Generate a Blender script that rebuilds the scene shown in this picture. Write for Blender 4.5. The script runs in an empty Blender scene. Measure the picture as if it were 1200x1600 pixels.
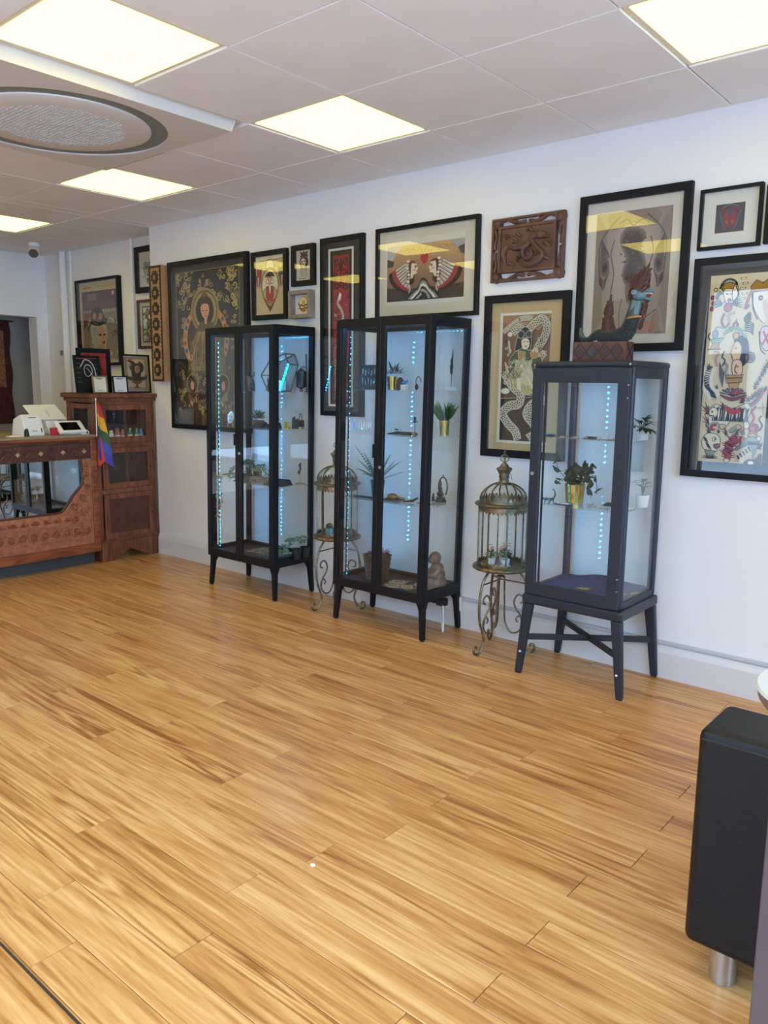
import bpy, bmesh, math, random
from mathutils import Vector, Matrix, Euler
rnd = random.Random(7)
PI = math.pi
scene = bpy.context.scene
COL = scene.collection

# ------------------------------------------------------------------ camera, world, light, exposure
CAM = Vector((0.0, -3.668, 1.383))
yaw, pitch, roll, FPX = 0.7042, 0.1598, 0.0103, 1234.2
_f = Vector((-math.sin(yaw)*math.cos(pitch), math.cos(yaw)*math.cos(pitch), -math.sin(pitch)))
_r = Vector((math.cos(yaw), math.sin(yaw), 0)); _u = _r.cross(_f)
_r2 = _r*math.cos(roll)+_u*math.sin(roll); _u2 = _u*math.cos(roll)-_r*math.sin(roll)
cd = bpy.data.cameras.new('camera'); cd.sensor_fit = 'HORIZONTAL'; cd.sensor_width = 36; cd.lens = FPX/1200*36
cd.clip_start = .02
cam = bpy.data.objects.new('camera', cd); COL.objects.link(cam)
M = Matrix((_r2, _u2, -_f)).transposed().to_4x4(); M.translation = CAM; cam.matrix_world = M
scene.camera = cam
vs = scene.view_settings
vs.view_transform = 'Standard'; vs.look = 'None'; vs.gamma = 1; vs.use_curve_mapping = False
vs.exposure = 0.52
cy = scene.cycles
cy.max_bounces = 10; cy.diffuse_bounces = 5; cy.glossy_bounces = 5; cy.transmission_bounces = 6; cy.transparent_max_bounces = 40
cy.caustics_reflective = False; cy.caustics_refractive = False
cy.sample_clamp_indirect = 6.0
DAY = 10.2            # radiance of the overcast daylight outside
LAMP = 3.3           # radiance of the warm ceiling panels
LEDP = 170.0
w = bpy.data.worlds.new('overcast_daylight'); scene.world = w; w.use_nodes = True
bg = w.node_tree.nodes['Background']; bg.inputs[0].default_value = (.54, .78, 1.12, 1); bg.inputs[1].default_value = DAY
def portal(name, loc, rot, sx, sy):
    l = bpy.data.lights.new(name, 'AREA'); l.shape = 'RECTANGLE'; l.size = sx; l.size_y = sy; l.cycles.is_portal = True
    o = bpy.data.objects.new(name, l); COL.objects.link(o); o.location = loc; o.rotation_euler = rot
YW0, XW1 = -4.9, 2.3      # shop front wall (behind the camera) and right end wall
portal('daylight_portal_front', (-.55, YW0-.05, 1.3), (PI/2, 0, 0), 4.7, 2.3)
portal('daylight_portal_end', (XW1+.05, -3.05, 1.3), (PI/2, 0, PI/2), 2.9, 2.3)

# ------------------------------------------------------------------ helpers
def lin(h):
    if not isinstance(h, str): return tuple(h)
    h = h.lstrip('#'); c = [int(h[i:i+2], 16)/255 for i in (0, 2, 4)]
    return tuple(x/12.92 if x <= .04045 else ((x+.055)/1.055)**2.4 for x in c)
class MB:
    def __init__(s): s.v = []; s.f = []; s.m = []
    def add(s, vs, fs, mi=0):
        n = len(s.v); s.v += [tuple(a) for a in vs]; s.f += [tuple(i+n for i in f) for f in fs]; s.m += [mi]*len(fs); return s
    def box(s, x0, x1, y0, y1, z0, z1, mi=0, mat=None):
        P = [(x0,y0,z0),(x1,y0,z0),(x1,y1,z0),(x0,y1,z0),(x0,y0,z1),(x1,y0,z1),(x1,y1,z1),(x0,y1,z1)]
        if mat is not None: P = [tuple(mat @ Vector(p)) for p in P]
        return s.add(P, [(0,3,2,1),(4,5,6,7),(0,1,5,4),(1,2,6,5),(2,3,7,6),(3,0,4,7)], mi)
    def hexa(s, B, T, mi=0):
        return s.add(list(B)+list(T), [(0,3,2,1),(4,5,6,7),(0,1,5,4),(1,2,6,5),(2,3,7,6),(3,0,4,7)], mi)
    def bar(s, a, b, w, h=None, mi=0, up=(0,0,1)):
        a, b = Vector(a), Vector(b); h = h or w; d = (b-a).normalized(); u = Vector(up)
        if abs(d.dot(u)) > .98: u = Vector((0,1,0))
        x = d.cross(u).normalized(); y = x.cross(d)
        Q = [(-.5,-.5),(.5,-.5),(.5,.5),(-.5,.5)]
        return s.hexa([a+x*p*w+y*q*h for p,q in Q], [b+x*p*w+y*q*h for p,q in Q], mi)
    def tube(s, path, r, n=8, mi=0, caps=True):
        P = [Vector(p) for p in path]; m = len(P); R = r if isinstance(r, (list, tuple)) else [r]*m
        vs = []; pu = None
        for i in range(m):
            d = (P[min(i+1,m-1)]-P[max(i-1,0)]).normalized()
            if pu is None: pu = d.orthogonal().normalized()
            pu = (pu-d*pu.dot(d)); pu = pu.normalized() if pu.length > 1e-6 else d.orthogonal().normalized()
            q = d.cross(pu)
            vs += [P[i]+(pu*math.cos(2*PI*k/n)+q*math.sin(2*PI*k/n))*R[i] for k in range(n)]
        fs = [(i*n+k, i*n+(k+1)%n, (i+1)*n+(k+1)%n, (i+1)*n+k) for i in range(m-1) for k in range(n)]
        if caps: fs += [tuple(range(n-1,-1,-1)), tuple((m-1)*n+k for k in range(n))]
        return s.add(vs, fs, mi)
    def lathe(s, prof, n=24, c=(0,0,0), mi=0, a0=0, a1=2*PI, sx=1, sy=1):
        full = abs(a1-a0-2*PI) < 1e-6; k = n if full else n+1; vs = []
        for r, z in prof:
            for j in range(k):
                a = a0+(a1-a0)*j/n; vs.append((c[0]+max(r,1e-5)*math.cos(a)*sx, c[1]+max(r,1e-5)*math.sin(a)*sy, c[2]+z))
        fs = [(i*k+j, i*k+(j+1)%k, (i+1)*k+(j+1)%k, (i+1)*k+j) for i in range(len(prof)-1) for j in range(n)]
        return s.add(vs, fs, mi)
    def ell(s, c, r, n=12, mi=0, mat=None):
        m = max(4, n//2); vs = []
        for i in range(m+1):
            t = PI*i/m
            for j in range(n):
                a = 2*PI*j/n; p = Vector((r[0]*math.sin(t)*math.cos(a), r[1]*math.sin(t)*math.sin(a), r[2]*math.cos(t)))
                if mat is not None: p = mat @ p
                vs.append(Vector(c)+p)
        return s.add(vs, [(i*n+j, (i+1)*n+j, (i+1)*n+(j+1)%n, i*n+(j+1)%n) for i in range(m) for j in range(n)], mi)
    def prism(s, poly, f0, f1, mi=0):
        n = len(poly); A = [f0(*p) for p in poly]; B = [f1(*p) for p in poly]
        return s.add(A+B, [tuple(range(n-1,-1,-1)), tuple(range(n,2*n))]+[(i,(i+1)%n,n+(i+1)%n,n+i) for i in range(n)], mi)
    def ring(s, o, i, yb, yf, mi=0):
        def R(q, y): return [(q[0],y,q[2]),(q[1],y,q[2]),(q[1],y,q[3]),(q[0],y,q[3])]
        V = R(o,yb)+R(o,yf)+R(i,yf)+R(i,yb); F = []
        for k in range(4):
            l = (k+1)%4
            F += [(k,l,4+l,4+k),(4+k,4+l,8+l,8+k),(8+k,8+l,12+l,12+k),(12+k,12+l,l,k)]
        return s.add(V, F, mi)
    def leaf(s, base, d, up, L, W, bend=.3, mi=0, seg=4, tip=.0, fold=.15):
        base, d, up = Vector(base), Vector(d).normalized(), Vector(up)
        side = d.cross(up)
        side = side.normalized() if side.length > 1e-5 else d.orthogonal().normalized()
        nrm = side.cross(d); vs = []
        for i in range(seg+1):
            t = i/seg; wd = W*.5*(math.sin(PI*min(1,t**.75*.97+.02)))+W*.03
            p = base+d*L*t-nrm*bend*L*t*t
            vs += [p-side*wd+nrm*wd*fold, p, p+side*wd+nrm*wd*fold]
        fs = []
        for i in range(seg):
            for k in (0,1): fs.append((i*3+k, i*3+k+1, i*3+k+4, i*3+k+3))
        return s.add(vs, fs, mi)
    def mesh(s, name, mats, smooth=False, bevel=0, segs=2):
        me = bpy.data.meshes.new(name); me.from_pydata(s.v, [], s.f)
        for m in (mats if isinstance(mats, (list, tuple)) else [mats]): me.materials.append(m)
        if len(me.materials) > 1: me.polygons.foreach_set('material_index', s.m)
        bm = bmesh.new(); bm.from_mesh(me)
        bmesh.ops.recalc_face_normals(bm, faces=bm.faces)
        if bevel:
            es = [e for e in bm.edges if len(e.link_faces) == 2 and e.calc_face_angle(0) > .6]
            bmesh.ops.bevel(bm, geom=es, offset=bevel, segments=segs, affect='EDGES', profile=.5, clamp_overlap=True)
        if smooth:
            for fc in bm.faces: fc.smooth = True
            for e in bm.edges:
                if len(e.link_faces) == 2 and e.calc_face_angle(0) > .7: e.smooth = False
        bm.to_mesh(me); bm.free(); me.update(); return me
    def build(s, name, mats, parent=None, smooth=False, bevel=0, loc=None, segs=2):
        o = bpy.data.objects.new(name, s.mesh(name, mats, smooth, bevel, segs)); COL.objects.link(o); o.parent = parent
        if loc: o.location = loc
        return o
def tag(o, label, cat, group=None):
    o['label'] = label; o['category'] = cat
    if group: o['group'] = group
    return o
def thing(name, label, cat, loc=(0,0,0), rz=0, group=None):
    o = bpy.data.objects.new(name, None); COL.objects.link(o); o.empty_display_size = .05
    o.location = loc; o.rotation_euler = (0,0,rz); return tag(o, label, cat, group)
def struct(o): o['kind'] = 'structure'; return o
def inst(name, me, parent, loc=(0,0,0), rot=(0,0,0), sc=(1,1,1)):
    o = bpy.data.objects.new(name, me); COL.objects.link(o); o.parent = parent
    o.location = loc; o.rotation_euler = rot; o.scale = sc if isinstance(sc,(tuple,list)) else (sc,)*3; return o

# ------------------------------------------------------------------ materials
def mat(name, col, rough=.5, metal=0, var=0, vscale=8, bump=0, bscale=40, coat=0, emit=None, es=0, spec=.5, stretch=None, trans=0):
    m = bpy.data.materials.new(name); m.use_nodes = True; nt = m.node_tree; b = nt.nodes['Principled BSDF']
    c = lin(col); b.inputs['Base Color'].default_value = (*c, 1); b.inputs['Roughness'].default_value = rough; b.inputs['Metallic'].default_value = metal
    b.inputs['Specular IOR Level'].default_value = spec
    if coat: b.inputs['Coat Weight'].default_value = coat; b.inputs['Coat Roughness'].default_value = .08
    if emit is not None: b.inputs['Emission Color'].default_value = (*lin(emit),1); b.inputs['Emission Strength'].default_value = es
    if var or bump:
        tc = nt.nodes.new('ShaderNodeTexCoord'); src = tc.outputs['Object']
        if stretch:
            mp = nt.nodes.new('ShaderNodeMapping'); mp.inputs['Scale'].default_value = stretch; nt.links.new(src, mp.inputs[0]); src = mp.outputs[0]
    if var:
        n = nt.nodes.new('ShaderNodeTexNoise'); n.inputs['Scale'].default_value = vscale; n.inputs['Detail'].default_value = 6; nt.links.new(src, n.inputs['Vector'])
        rp = nt.nodes.new('ShaderNodeValToRGB'); e = rp.color_ramp.elements; e[0].position = .3; e[1].position = .7
        e[0].color = (*[x*(1-var) for x in c],1); e[1].color = (*[min(1,x*(1+var)) for x in c],1)
        nt.links.new(n.outputs[0], rp.inputs[0]); nt.links.new(rp.outputs[0], b.inputs['Base Color'])
    if bump:
        n2 = nt.nodes.new('ShaderNodeTexNoise'); n2.inputs['Scale'].default_value = bscale; n2.inputs['Detail'].default_value = 4; nt.links.new(src, n2.inputs['Vector'])
        bp = nt.nodes.new('ShaderNodeBump'); bp.inputs['Strength'].default_value = bump; bp.inputs['Distance'].default_value = .01
        nt.links.new(n2.outputs[0], bp.inputs['Height']); nt.links.new(bp.outputs[0], b.inputs['Normal'])
    return m
def glass_mat(name, tint=(.97,.985,.985), wav=0, f0=.045, gloss=(1,1,1)):
    m = bpy.data.materials.new(name); m.use_nodes = True; nt = m.node_tree; nt.nodes.remove(nt.nodes['Principled BSDF'])
    out = nt.nodes['Material Output']; N = nt.nodes.new; L = nt.links.new
    lw = N('ShaderNodeLayerWeight'); lw.inputs[0].default_value = .5
    p = N('ShaderNodeMath'); p.operation = 'POWER'; p.inputs[1].default_value = 5; L(lw.outputs['Facing'], p.inputs[0])
    q = N('ShaderNodeMath'); q.operation = 'MULTIPLY_ADD'; q.inputs[1].default_value = 1-f0; q.inputs[2].default_value = f0; L(p.outputs[0], q.inputs[0])
    t = N('ShaderNodeBsdfTransparent'); t.inputs[0].default_value = (*tint,1)
    g = N('ShaderNodeBsdfGlossy'); g.inputs['Roughness'].default_value = 0.0; g.inputs['Color'].default_value = (*gloss,1)
    mx = N('ShaderNodeMixShader'); L(q.outputs[0], mx.inputs[0]); L(t.outputs[0], mx.inputs[1]); L(g.outputs[0], mx.inputs[2]); L(mx.outputs[0], out.inputs[0])
    if wav:
        tc = N('ShaderNodeTexCoord'); n = N('ShaderNodeTexNoise'); n.inputs['Scale'].default_value = 3.0; n.inputs['Detail'].default_value = 0; L(tc.outputs['Object'], n.inputs['Vector'])
        bp = N('ShaderNodeBump'); bp.inputs['Strength'].default_value = wav; bp.inputs['Distance'].default_value = .01; L(n.outputs[0], bp.inputs['Height'])
        L(bp.outputs[0], g.inputs['Normal'])
    return m
def attr_mat(name, rough=.65):
    m = bpy.data.materials.new(name); m.use_nodes = True; nt = m.node_tree; b = nt.nodes['Principled BSDF']
    a = nt.nodes.new('ShaderNodeAttribute'); a.attribute_name = 'Col'; nt.links.new(a.outputs['Color'], b.inputs['Base Color']); b.inputs['Roughness'].default_value = rough
    b.inputs['Specular IOR Level'].default_value = .2
    return m
def wood_mat(name, c0, c1, rough=.35, scale=(1.2,22,22), rand=True, coat=0., bump=.05, rv=.16, axis_detail=6, ring=.11, p0=.28, p1=.72, dist=.35, cm=None, fig=0):
    m = bpy.data.materials.new(name); m.use_nodes = True; nt = m.node_tree; b = nt.nodes['Principled BSDF']; N = nt.nodes.new; L = nt.links.new
    tc = N('ShaderNodeTexCoord'); oi = N('ShaderNodeObjectInfo')
    ad = N('ShaderNodeVectorMath'); ad.operation = 'MULTIPLY_ADD'; ad.inputs[1].default_value = (37,11,5) if rand else (0,0,0); L(oi.outputs['Random'], ad.inputs[0]); L(tc.outputs['Object'], ad.inputs[2])
    mp = N('ShaderNodeMapping'); mp.inputs['Scale'].default_value = scale; L(ad.outputs[0], mp.inputs[0])
    n0 = N('ShaderNodeTexNoise'); n0.inputs['Scale'].default_value = .9; n0.inputs['Detail'].default_value = 2; n0.inputs['Distortion'].default_value = .6; L(mp.outputs[0], n0.inputs['Vector'])
    # figured grain: rings of a slow noise
    rg = N('ShaderNodeMath'); rg.operation = 'MULTIPLY'; rg.inputs[1].default_value = 42; L(n0.outputs[0], rg.inputs[0])
    sn = N('ShaderNodeMath'); sn.operation = 'SINE'; L(rg.outputs[0], sn.inputs[0])
    sa = N('ShaderNodeMath'); sa.operation = 'MULTIPLY_ADD'; sa.inputs[1].default_value = ring; sa.inputs[2].default_value = .0; L(sn.outputs[0], sa.inputs[0])
    if fig:      # strong cathedral figure only in patches
        mk = N('ShaderNodeTexNoise'); mk.inputs['Scale'].default_value = .55; mk.inputs['Detail'].default_value = 1; L(mp.outputs[0], mk.inputs['Vector'])
        mr = N('ShaderNodeMapRange'); mr.interpolation_type = 'SMOOTHSTEP'; mr.inputs['From Min'].default_value = .52; mr.inputs['From Max'].default_value = .68; mr.inputs['To Min'].default_value = ring; mr.inputs['To Max'].default_value = fig; L(mk.outputs[0], mr.inputs['Value']); L(mr.outputs[0], sa.inputs[1])
    n1 = N('ShaderNodeTexNoise'); n1.inputs['Scale'].default_value = 2.2; n1.inputs['Detail'].default_value = axis_detail; n1.inputs['Roughness'].default_value = .62; n1.inputs['Distortion'].default_value = dist; L(mp.outputs[0], n1.inputs['Vector'])
    s1 = N('ShaderNodeMath'); s1.operation = 'ADD'; L(n1.outputs[0], s1.inputs[0]); L(sa.outputs[0], s1.inputs[1])
    sr = N('ShaderNodeMath'); sr.operation = 'MULTIPLY_ADD'; sr.inputs[1].default_value = rv; sr.inputs[2].default_value = -rv/2
    L(oi.outputs['Random'], sr.inputs[0])
    s2 = N('ShaderNodeMath'); s2.operation = 'ADD'; L(s1.outputs[0], s2.inputs[0]); L(sr.outputs[0], s2.inputs[1])
    rp = N('ShaderNodeValToRGB'); e = rp.color_ramp.elements; e[0].position = p0; e[1].position = p1; e[0].color = (*lin(c0),1); e[1].color = (*lin(c1),1)
    if cm: em = rp.color_ramp.elements.new((p0+p1)/2-.02); em.color = (*lin(cm),1)
    L(s2.outputs[0], rp.inputs[0]); L(rp.outputs[0], b.inputs['Base Color']); b.inputs['Roughness'].default_value = rough
    if coat: b.inputs['Coat Weight'].default_value = coat; b.inputs['Coat Roughness'].default_value = .15
    if bump:
        bp = N('ShaderNodeBump'); bp.inputs['Strength'].default_value = bump; bp.inputs['Distance'].default_value = .002; L(n1.outputs[0], bp.inputs['Height']); L(bp.outputs[0], b.inputs['Normal'])
    return m
K = {}
K['wall'] = mat('painted_wall', '#e6e6e8', .7, var=.02, vscale=2, bump=.03, bscale=120)
K['wallgrey'] = mat('shade_toned_wall', '#a9a69f', .8)  # alcove wall with its shade put into a greyer colour
K['tile'] = mat('ceiling_tile', '#eeeef0', .85, var=.03, vscale=3, bump=.08, bscale=300)
K['tbar'] = mat('ceiling_grid', '#d6d6d8', .6)
K['trim'] = mat('white_gloss_trim', '#d6d6d8', .4)
K['trunk'] = mat('grey_trunking', '#bfc1c4', .45)
K['plasticw'] = mat('white_plastic', '#e6e4e0', .4)
K['acwhite'] = mat('air_con_white', '#d9d7d4', .45)
K['acgrey'] = mat('air_con_shadow_slot', '#7a837e', .6)
K['mesh'] = mat('perforated_grille', '#c9d1d8', .5)
K['lamp'] = mat('warm_light_panel', '#50504c', .6, emit=(1,.83,.185), es=LAMP)
K['lampframe'] = mat('lamp_frame', '#e8e2d4', .4)
K['floorwood'] = wood_mat('oak_laminate', '#935a29', '#e2b478', .28, cm='#c48c50', fig=.16, scale=(1.0,16,16), coat=.0, rv=.15, ring=.06, p0=.22, p1=.76, dist=.6)
K['underlay'] = mat('plank_joint', '#3a2412', .8)
K['black'] = mat('black_steel', '#0d1119', .5, spec=.3)
K['grey'] = mat('graphite_steel', '#242b38', .42, spec=.4)
K['glass'] = glass_mat('cabinet_glass', f0=.032)
K['pglass'] = glass_mat('picture_glass', wav=.06)
K['cglass'] = glass_mat('lantern_glass', (.95,.97,.96))
K['wglass'] = glass_mat('shop_window_glass', (.99,.99,.99))
K['mirror'] = mat('mirror', '#dfe6ea', .01, 1)
K['print'] = attr_mat('printed_colours')
K['paint'] = attr_mat('painted_surface', .5)
K['fblack'] = mat('black_frame', '#0d1017', .55, spec=.25)
K['fbrown'] = mat('brown_frame', '#4a2f22', .4, var=.25)
K['fgrey'] = mat('driftwood_frame', '#84786c', .6, var=.2, vscale=14)
K['fgold'] = mat('brassy_frame', '#8d8468', .4, .4)
K['card'] = mat('mat_board', '#d8d2c8', .8)
K['antique'] = mat('antique_brass', '#7a6d56', .38, .8, var=.5, vscale=40)
K['carved'] = mat('carved_dark_wood', '#5d3f33', .5, var=.35, vscale=9, bump=.35, bscale=45)
K['teak'] = wood_mat('counter_teak', '#5a2a17', '#94532f', .38, scale=(9,1.4,9), bump=.1)
K['teakcarve'] = mat('carved_teak', '#a26648', .42, var=.3, vscale=30, bump=.5, bscale=70)
K['teakdark'] = mat('dark_carved_teak', '#4c2618', .4, var=.3, vscale=18, bump=.7, bscale=45)
K['cabwood'] = wood_mat('cabinet_mahogany', '#57301f', '#8a5038', .35, scale=(9,9,1.3), bump=.08)
K['toe'] = mat('toe_kick', '#3c3c3e', .6)
K['ctop'] = mat('counter_top', '#8b7d63', .35)
K['leather'] = mat('black_leather', '#0c0f14', .45, spec=.35, bump=.12, bscale=180, var=.2, vscale=3)
K['chrome'] = mat('brushed_steel', '#b9bbbd', .3, .9)
K['led'] = mat('led_bead', '#001020', .4, emit=(.0,.42,1.0), es=LEDP)
K['ledtape'] = mat('led_tape', '#141c26', .5)
for n, c, r in (('leafdark','#22402a',.45),('leafmid','#3c5e3a',.5),('leafsage','#8fa79a',.6),('leafpale','#7d9c86',.6),('leafgrass','#43693a',.5),('fern','#3c5f37',.55),('leafgrey','#6f7f7a',.5),('pink','#b0788a',.6),('flowerpink','#c79a98',.6),('flowerorange','#c08a4a',.6),
                ('potwhite','#e3e6e8',.35),('potblack','#222427',.5),('potteal','#6d9fa6',.5),('potbasket','#4c4038',.7),('soil','#2c221b',.9),('silver','#b9bcc0',.25),('velvet','#16305a',.9),('blackmat','#17181a',.7),('bronze','#4a423a',.4),
                ('purple','#8a86c8',.5),('yellow','#cdb52c',.6),('paper','#e4e0d8',.7),('red','#b5243a',.5),('screen','#0b0c0e',.15),('woodlight','#a98a62',.6),('acryl','#dfe8ee',.1),('bottlewhite','#d8d4cc',.4),('bottleorange','#b0603a',.4),('bottlegreen','#5a7a52',.4),('bottleblue','#4a8fb0',.4),('stone','#a8b0b4',.5),('blue','#2a7fc0',.3)):
    K[n] = mat(n, c, r, metal=.8 if n in ('silver',) else (.6 if n == 'bronze' else 0), var=.18 if n.startswith('leaf') or n == 'fern' else 0, vscale=30)
K['goldpot'] = mat('polished_gold_pot', '#b9a25a', .22, .9)
K['monk'] = mat('bronze_patina', '#7d6552', .45, .3, var=.4, vscale=25, bump=.3, bscale=70)
K['tapestry'] = mat('tapestry', '#4e2320', .9, var=.4, vscale=30)
K['tapegold'] = mat('tapestry_border', '#8d5f3f', .9, var=.5, vscale=60)
K['darkpanel'] = mat('dark_brown_laminate', '#4a3e40', .5, var=.12, vscale=4)
K['tabletop'] = mat('white_table_top', '#e2e6ea', .25)
K['tableedge'] = mat('table_edge', '#8a8078', .4)
K['pave'] = mat('pavement', '#b4b4b6', .9, var=.1)
# ------------------------------------------------------------------ the room
CZ = 2.565; XE = -5.53; YR = .2; XB = -7.6
def sbox(name, *b, m='wall', bevel=0): return struct(MB().box(*b).build(name, K[m], bevel=bevel))
sbox('wall_right', XE, XW1+.2, 0, .5, 0, CZ+.1)
sbox('wall_recess', XB-.2, XE, YR, .5, 0, CZ+.1)
wb = MB(); wb.box(XB-.16, XB, .09, YR, 0, CZ+.1); wb.box(XB-.16, XB, -1.6, .09, 1.99, CZ+.1); wb.box(XB-.16, XB, YW0, -1.6, 0, CZ+.1)
struct(wb.build('wall_back', K['wall']))
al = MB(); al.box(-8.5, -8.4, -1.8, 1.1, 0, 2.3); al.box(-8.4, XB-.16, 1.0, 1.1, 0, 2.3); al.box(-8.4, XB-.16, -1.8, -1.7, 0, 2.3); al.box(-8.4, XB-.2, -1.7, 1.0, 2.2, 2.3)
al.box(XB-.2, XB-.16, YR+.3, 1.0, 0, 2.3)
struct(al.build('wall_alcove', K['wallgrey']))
# shop front with windows behind the camera
wf = MB(); wf.box(XB-.16, -2.9, YW0-.15, YW0, 0, CZ+.1); wf.box(-2.9, 1.8, YW0-.15, YW0, 0, .15); wf.box(-2.9, 1.8, YW0-.15, YW0, 2.45, CZ+.1); wf.box(1.8, XW1+.2, YW0-.15, YW0, 0, CZ+.1)
struct(wf.build('wall_front', K['wall']))
we = MB(); we.box(XW1, XW1+.15, -4.5, -1.6, 0, .15); we.box(XW1, XW1+.15, -4.5, -1.6, 2.45, CZ+.1); we.box(XW1, XW1+.15, YW0, -4.5, 0, CZ+.1); we.box(XW1, XW1+.15, -1.6, 0, 0, CZ+.1)
struct(we.build('wall_end', K['wall']))
def window(name, horizontal, a0, a1, n):
    fr = MB(); gl = MB()
    def bx(mb, u0, u1, d0, d1, z0, z1):
        if horizontal: mb.box(u0, u1, YW0-.11+d0, YW0-.11+d1, z0, z1)
        else: mb.box(XW1+.05+d0, XW1+.05+d1, u0, u1, z0, z1)
    for i in range(n+1):
        u = a0+(a1-a0)*i/n; bx(fr, max(a0,u-.03), min(a1,u+.03), 0, .06, .15, 2.45)
    bx(fr, a0, a1, 0, .06, .15, .23); bx(fr, a0, a1, 0, .06, 2.37, 2.45)
    o = struct(fr.build(name, K['grey']))
    bx(gl, a0+.03, a1-.03, .025, .033, .23, 2.37); gl.build('pane', K['wglass'], o)
window('window_1', True, -2.9, 1.8, 4); window('window_2', False, -4.5, -1.6, 3)
struct(MB().box(-16, 14, -16, 10, -.16, -.08).build('ground', K['pave']))
# terrace added across the street, kept pale to temper window reflections and daylight
tb = thing('added_street_terrace', 'pale rendered terrace added across the street for the light, seen only in reflections', 'building', (0, -13, -.08))
MB().box(-14, 12, -2, 0, 0, 5.2).build('wall', mat('pale_render', '#c9c4bc', .9), tb)
mwin = MB().box(-.6, .6, 0, .06, 0, 1.5).mesh('window', mat('dark_glazing', '#23282e', .1)); mdoor = MB().box(-.5, .5, 0, .05, 0, 2.1).mesh('door', mat('dark_door', '#2b3a4a', .4))
for i in range(9):
    inst('window', mwin, tb, (-12.5+2.9*i, 0, 3.1)); inst('window', mwin, tb, (-12.5+2.9*i, 0, .9)); inst('door', mdoor, tb, (-11.1+2.9*i, 0, .01))
# floor: laminate planks running along the display wall
fl = struct(MB().box(XB-.9, XW1+.15, YW0-.15, 1.1, -.06, -.012).build('floor', K['underlay']))
PW, PL = .1215, 1.216
joint = {0:-1.963,1:-1.499,2:-2.18,3:-1.60,4:-.87,5:-1.54,6:-.875,7:-1.447,8:-.888,9:-1.453,10:-.81,11:-1.466,12:-.82,13:-1.40,14:-.85}
shared = MB().box(-PL/2+.0009, PL/2-.0009, -PW/2+.0008, PW/2-.0008, -.012, 0).mesh('plank', K['floorwood'], bevel=.0012, segs=1)
rest = MB(); ring_ = (XB-.8, XW1)
def seen(x, y):
    d = Vector((x,y,0))-CAM; z = d.dot(_f)
    if z < .2: return False
    return abs(d.dot(_r2)/z) < .60 and abs(d.dot(_u2)/z) < .78
k0 = int((YW0+2.8)/PW)-1; k1 = int((YR+2.8)/PW)+1
for k in range(k0, k1+1):
    y = -2.8+PW*(k+.5)
    if y-PW/2 < YW0-.05 or y-PW/2 > YR: continue
    jx = joint.get(k, -1.2+((k*.437) % 1)*PL)
    j = math.floor((ring_[0]-jx)/PL)
    while jx+PL*j < ring_[1]:
        x0, x1 = jx+PL*j, jx+PL*(j+1); j += 1
        a, b = max(x0, XB-.75), min(x1, XW1)
        xlim = 0.0 if (a > XE-.05) else YR
        ya, yb = y-PW/2, min(y+PW/2, YR)
        if b-a < .05 or yb-ya < .02 or (ya > -.002 and a > XE): continue
        if any(seen(px, y) for px in (a, (a+b)/2, b)):
            if b-a > PL-.01 and yb-ya > PW-.002: inst('plank', shared, fl, ((a+b)/2, y, 0))
            else: MB().box(-(b-a)/2+.0009, (b-a)/2-.0009, -(yb-ya)/2+.0008, (yb-ya)/2-.0008, -.012, 0).build('plank', K['floorwood'], fl, loc=((a+b)/2, (ya+yb)/2, 0))
        else: rest.box(a+.0009, b-.0009, ya+.0008, yb-.0008, -.012, 0)
o = rest.build('planks', K['floorwood'], fl); o['kind'] = 'stuff'
# metal joint strip bottom left
MB().box(-2.6, -.6, -2.9345, -2.9285, -.001, .0012).build('joint_strip', mat('joint_strip','#2e2826',.6), fl)
# ceiling: tiles on a 600 mm grid
ce = struct(MB().box(XB-.1, XW1, YW0, YR, CZ+.02, CZ+.06).build('ceiling', K['tbar']))
GX, GY = -3.008, -1.122
AC = (GX-1.2, GX, GY-1.2, GY)
lights = [(-2.708,-.822),(-4.508,-.822),(-6.308,-.822),(-.908,-.822),(.892,-.822),(-2.708,-2.022),(-.908,-2.022),(-6.308,-2.022),(-4.508,-2.022),(-6.308,-3.222),(-4.508,-3.222),(-2.708,-3.222),(-.908,-3.222),(.892,-2.022)]  # includes unseen panels, added outside the view to brighten the room
ys = sorted(set([YW0]+[GY+.6*i for i in range(-7,3) if YW0 < GY+.6*i < YR]+[YR])); xs = sorted(set([XB]+[GX+.6*i for i in range(-9,10) if XB < GX+.6*i < XW1]+[XW1, XE]))
full = MB().box(-.2975,.2975,-.2975,.2975,0,.018).mesh('ceiling_tile', K['tile'], bevel=.002, segs=1)
for i in range(len(xs)-1):
    for j in range(len(ys)-1):
        a, b, c, d = xs[i], xs[i+1], ys[j], ys[j+1]
        if a >= XE-.001: d = min(d, 0)
        if b-a < .02 or d-c < .02: continue
        mx, my = (a+b)/2, (c+d)/2
        if AC[0] < mx < AC[1] and AC[2] < my < AC[3]: continue
        if any(abs(mx-p) < .2 and abs(my-q) < .2 for p, q in lights): continue
        if b-a > .59 and d-c > .59: inst('tile', full, ce, (mx, my, CZ))
        else: MB().box(a+.0025, b-.0025, c+.0025, d-.0025, CZ, CZ+.018).build('tile', K['tile'], ce, bevel=.003, segs=1)
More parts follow.
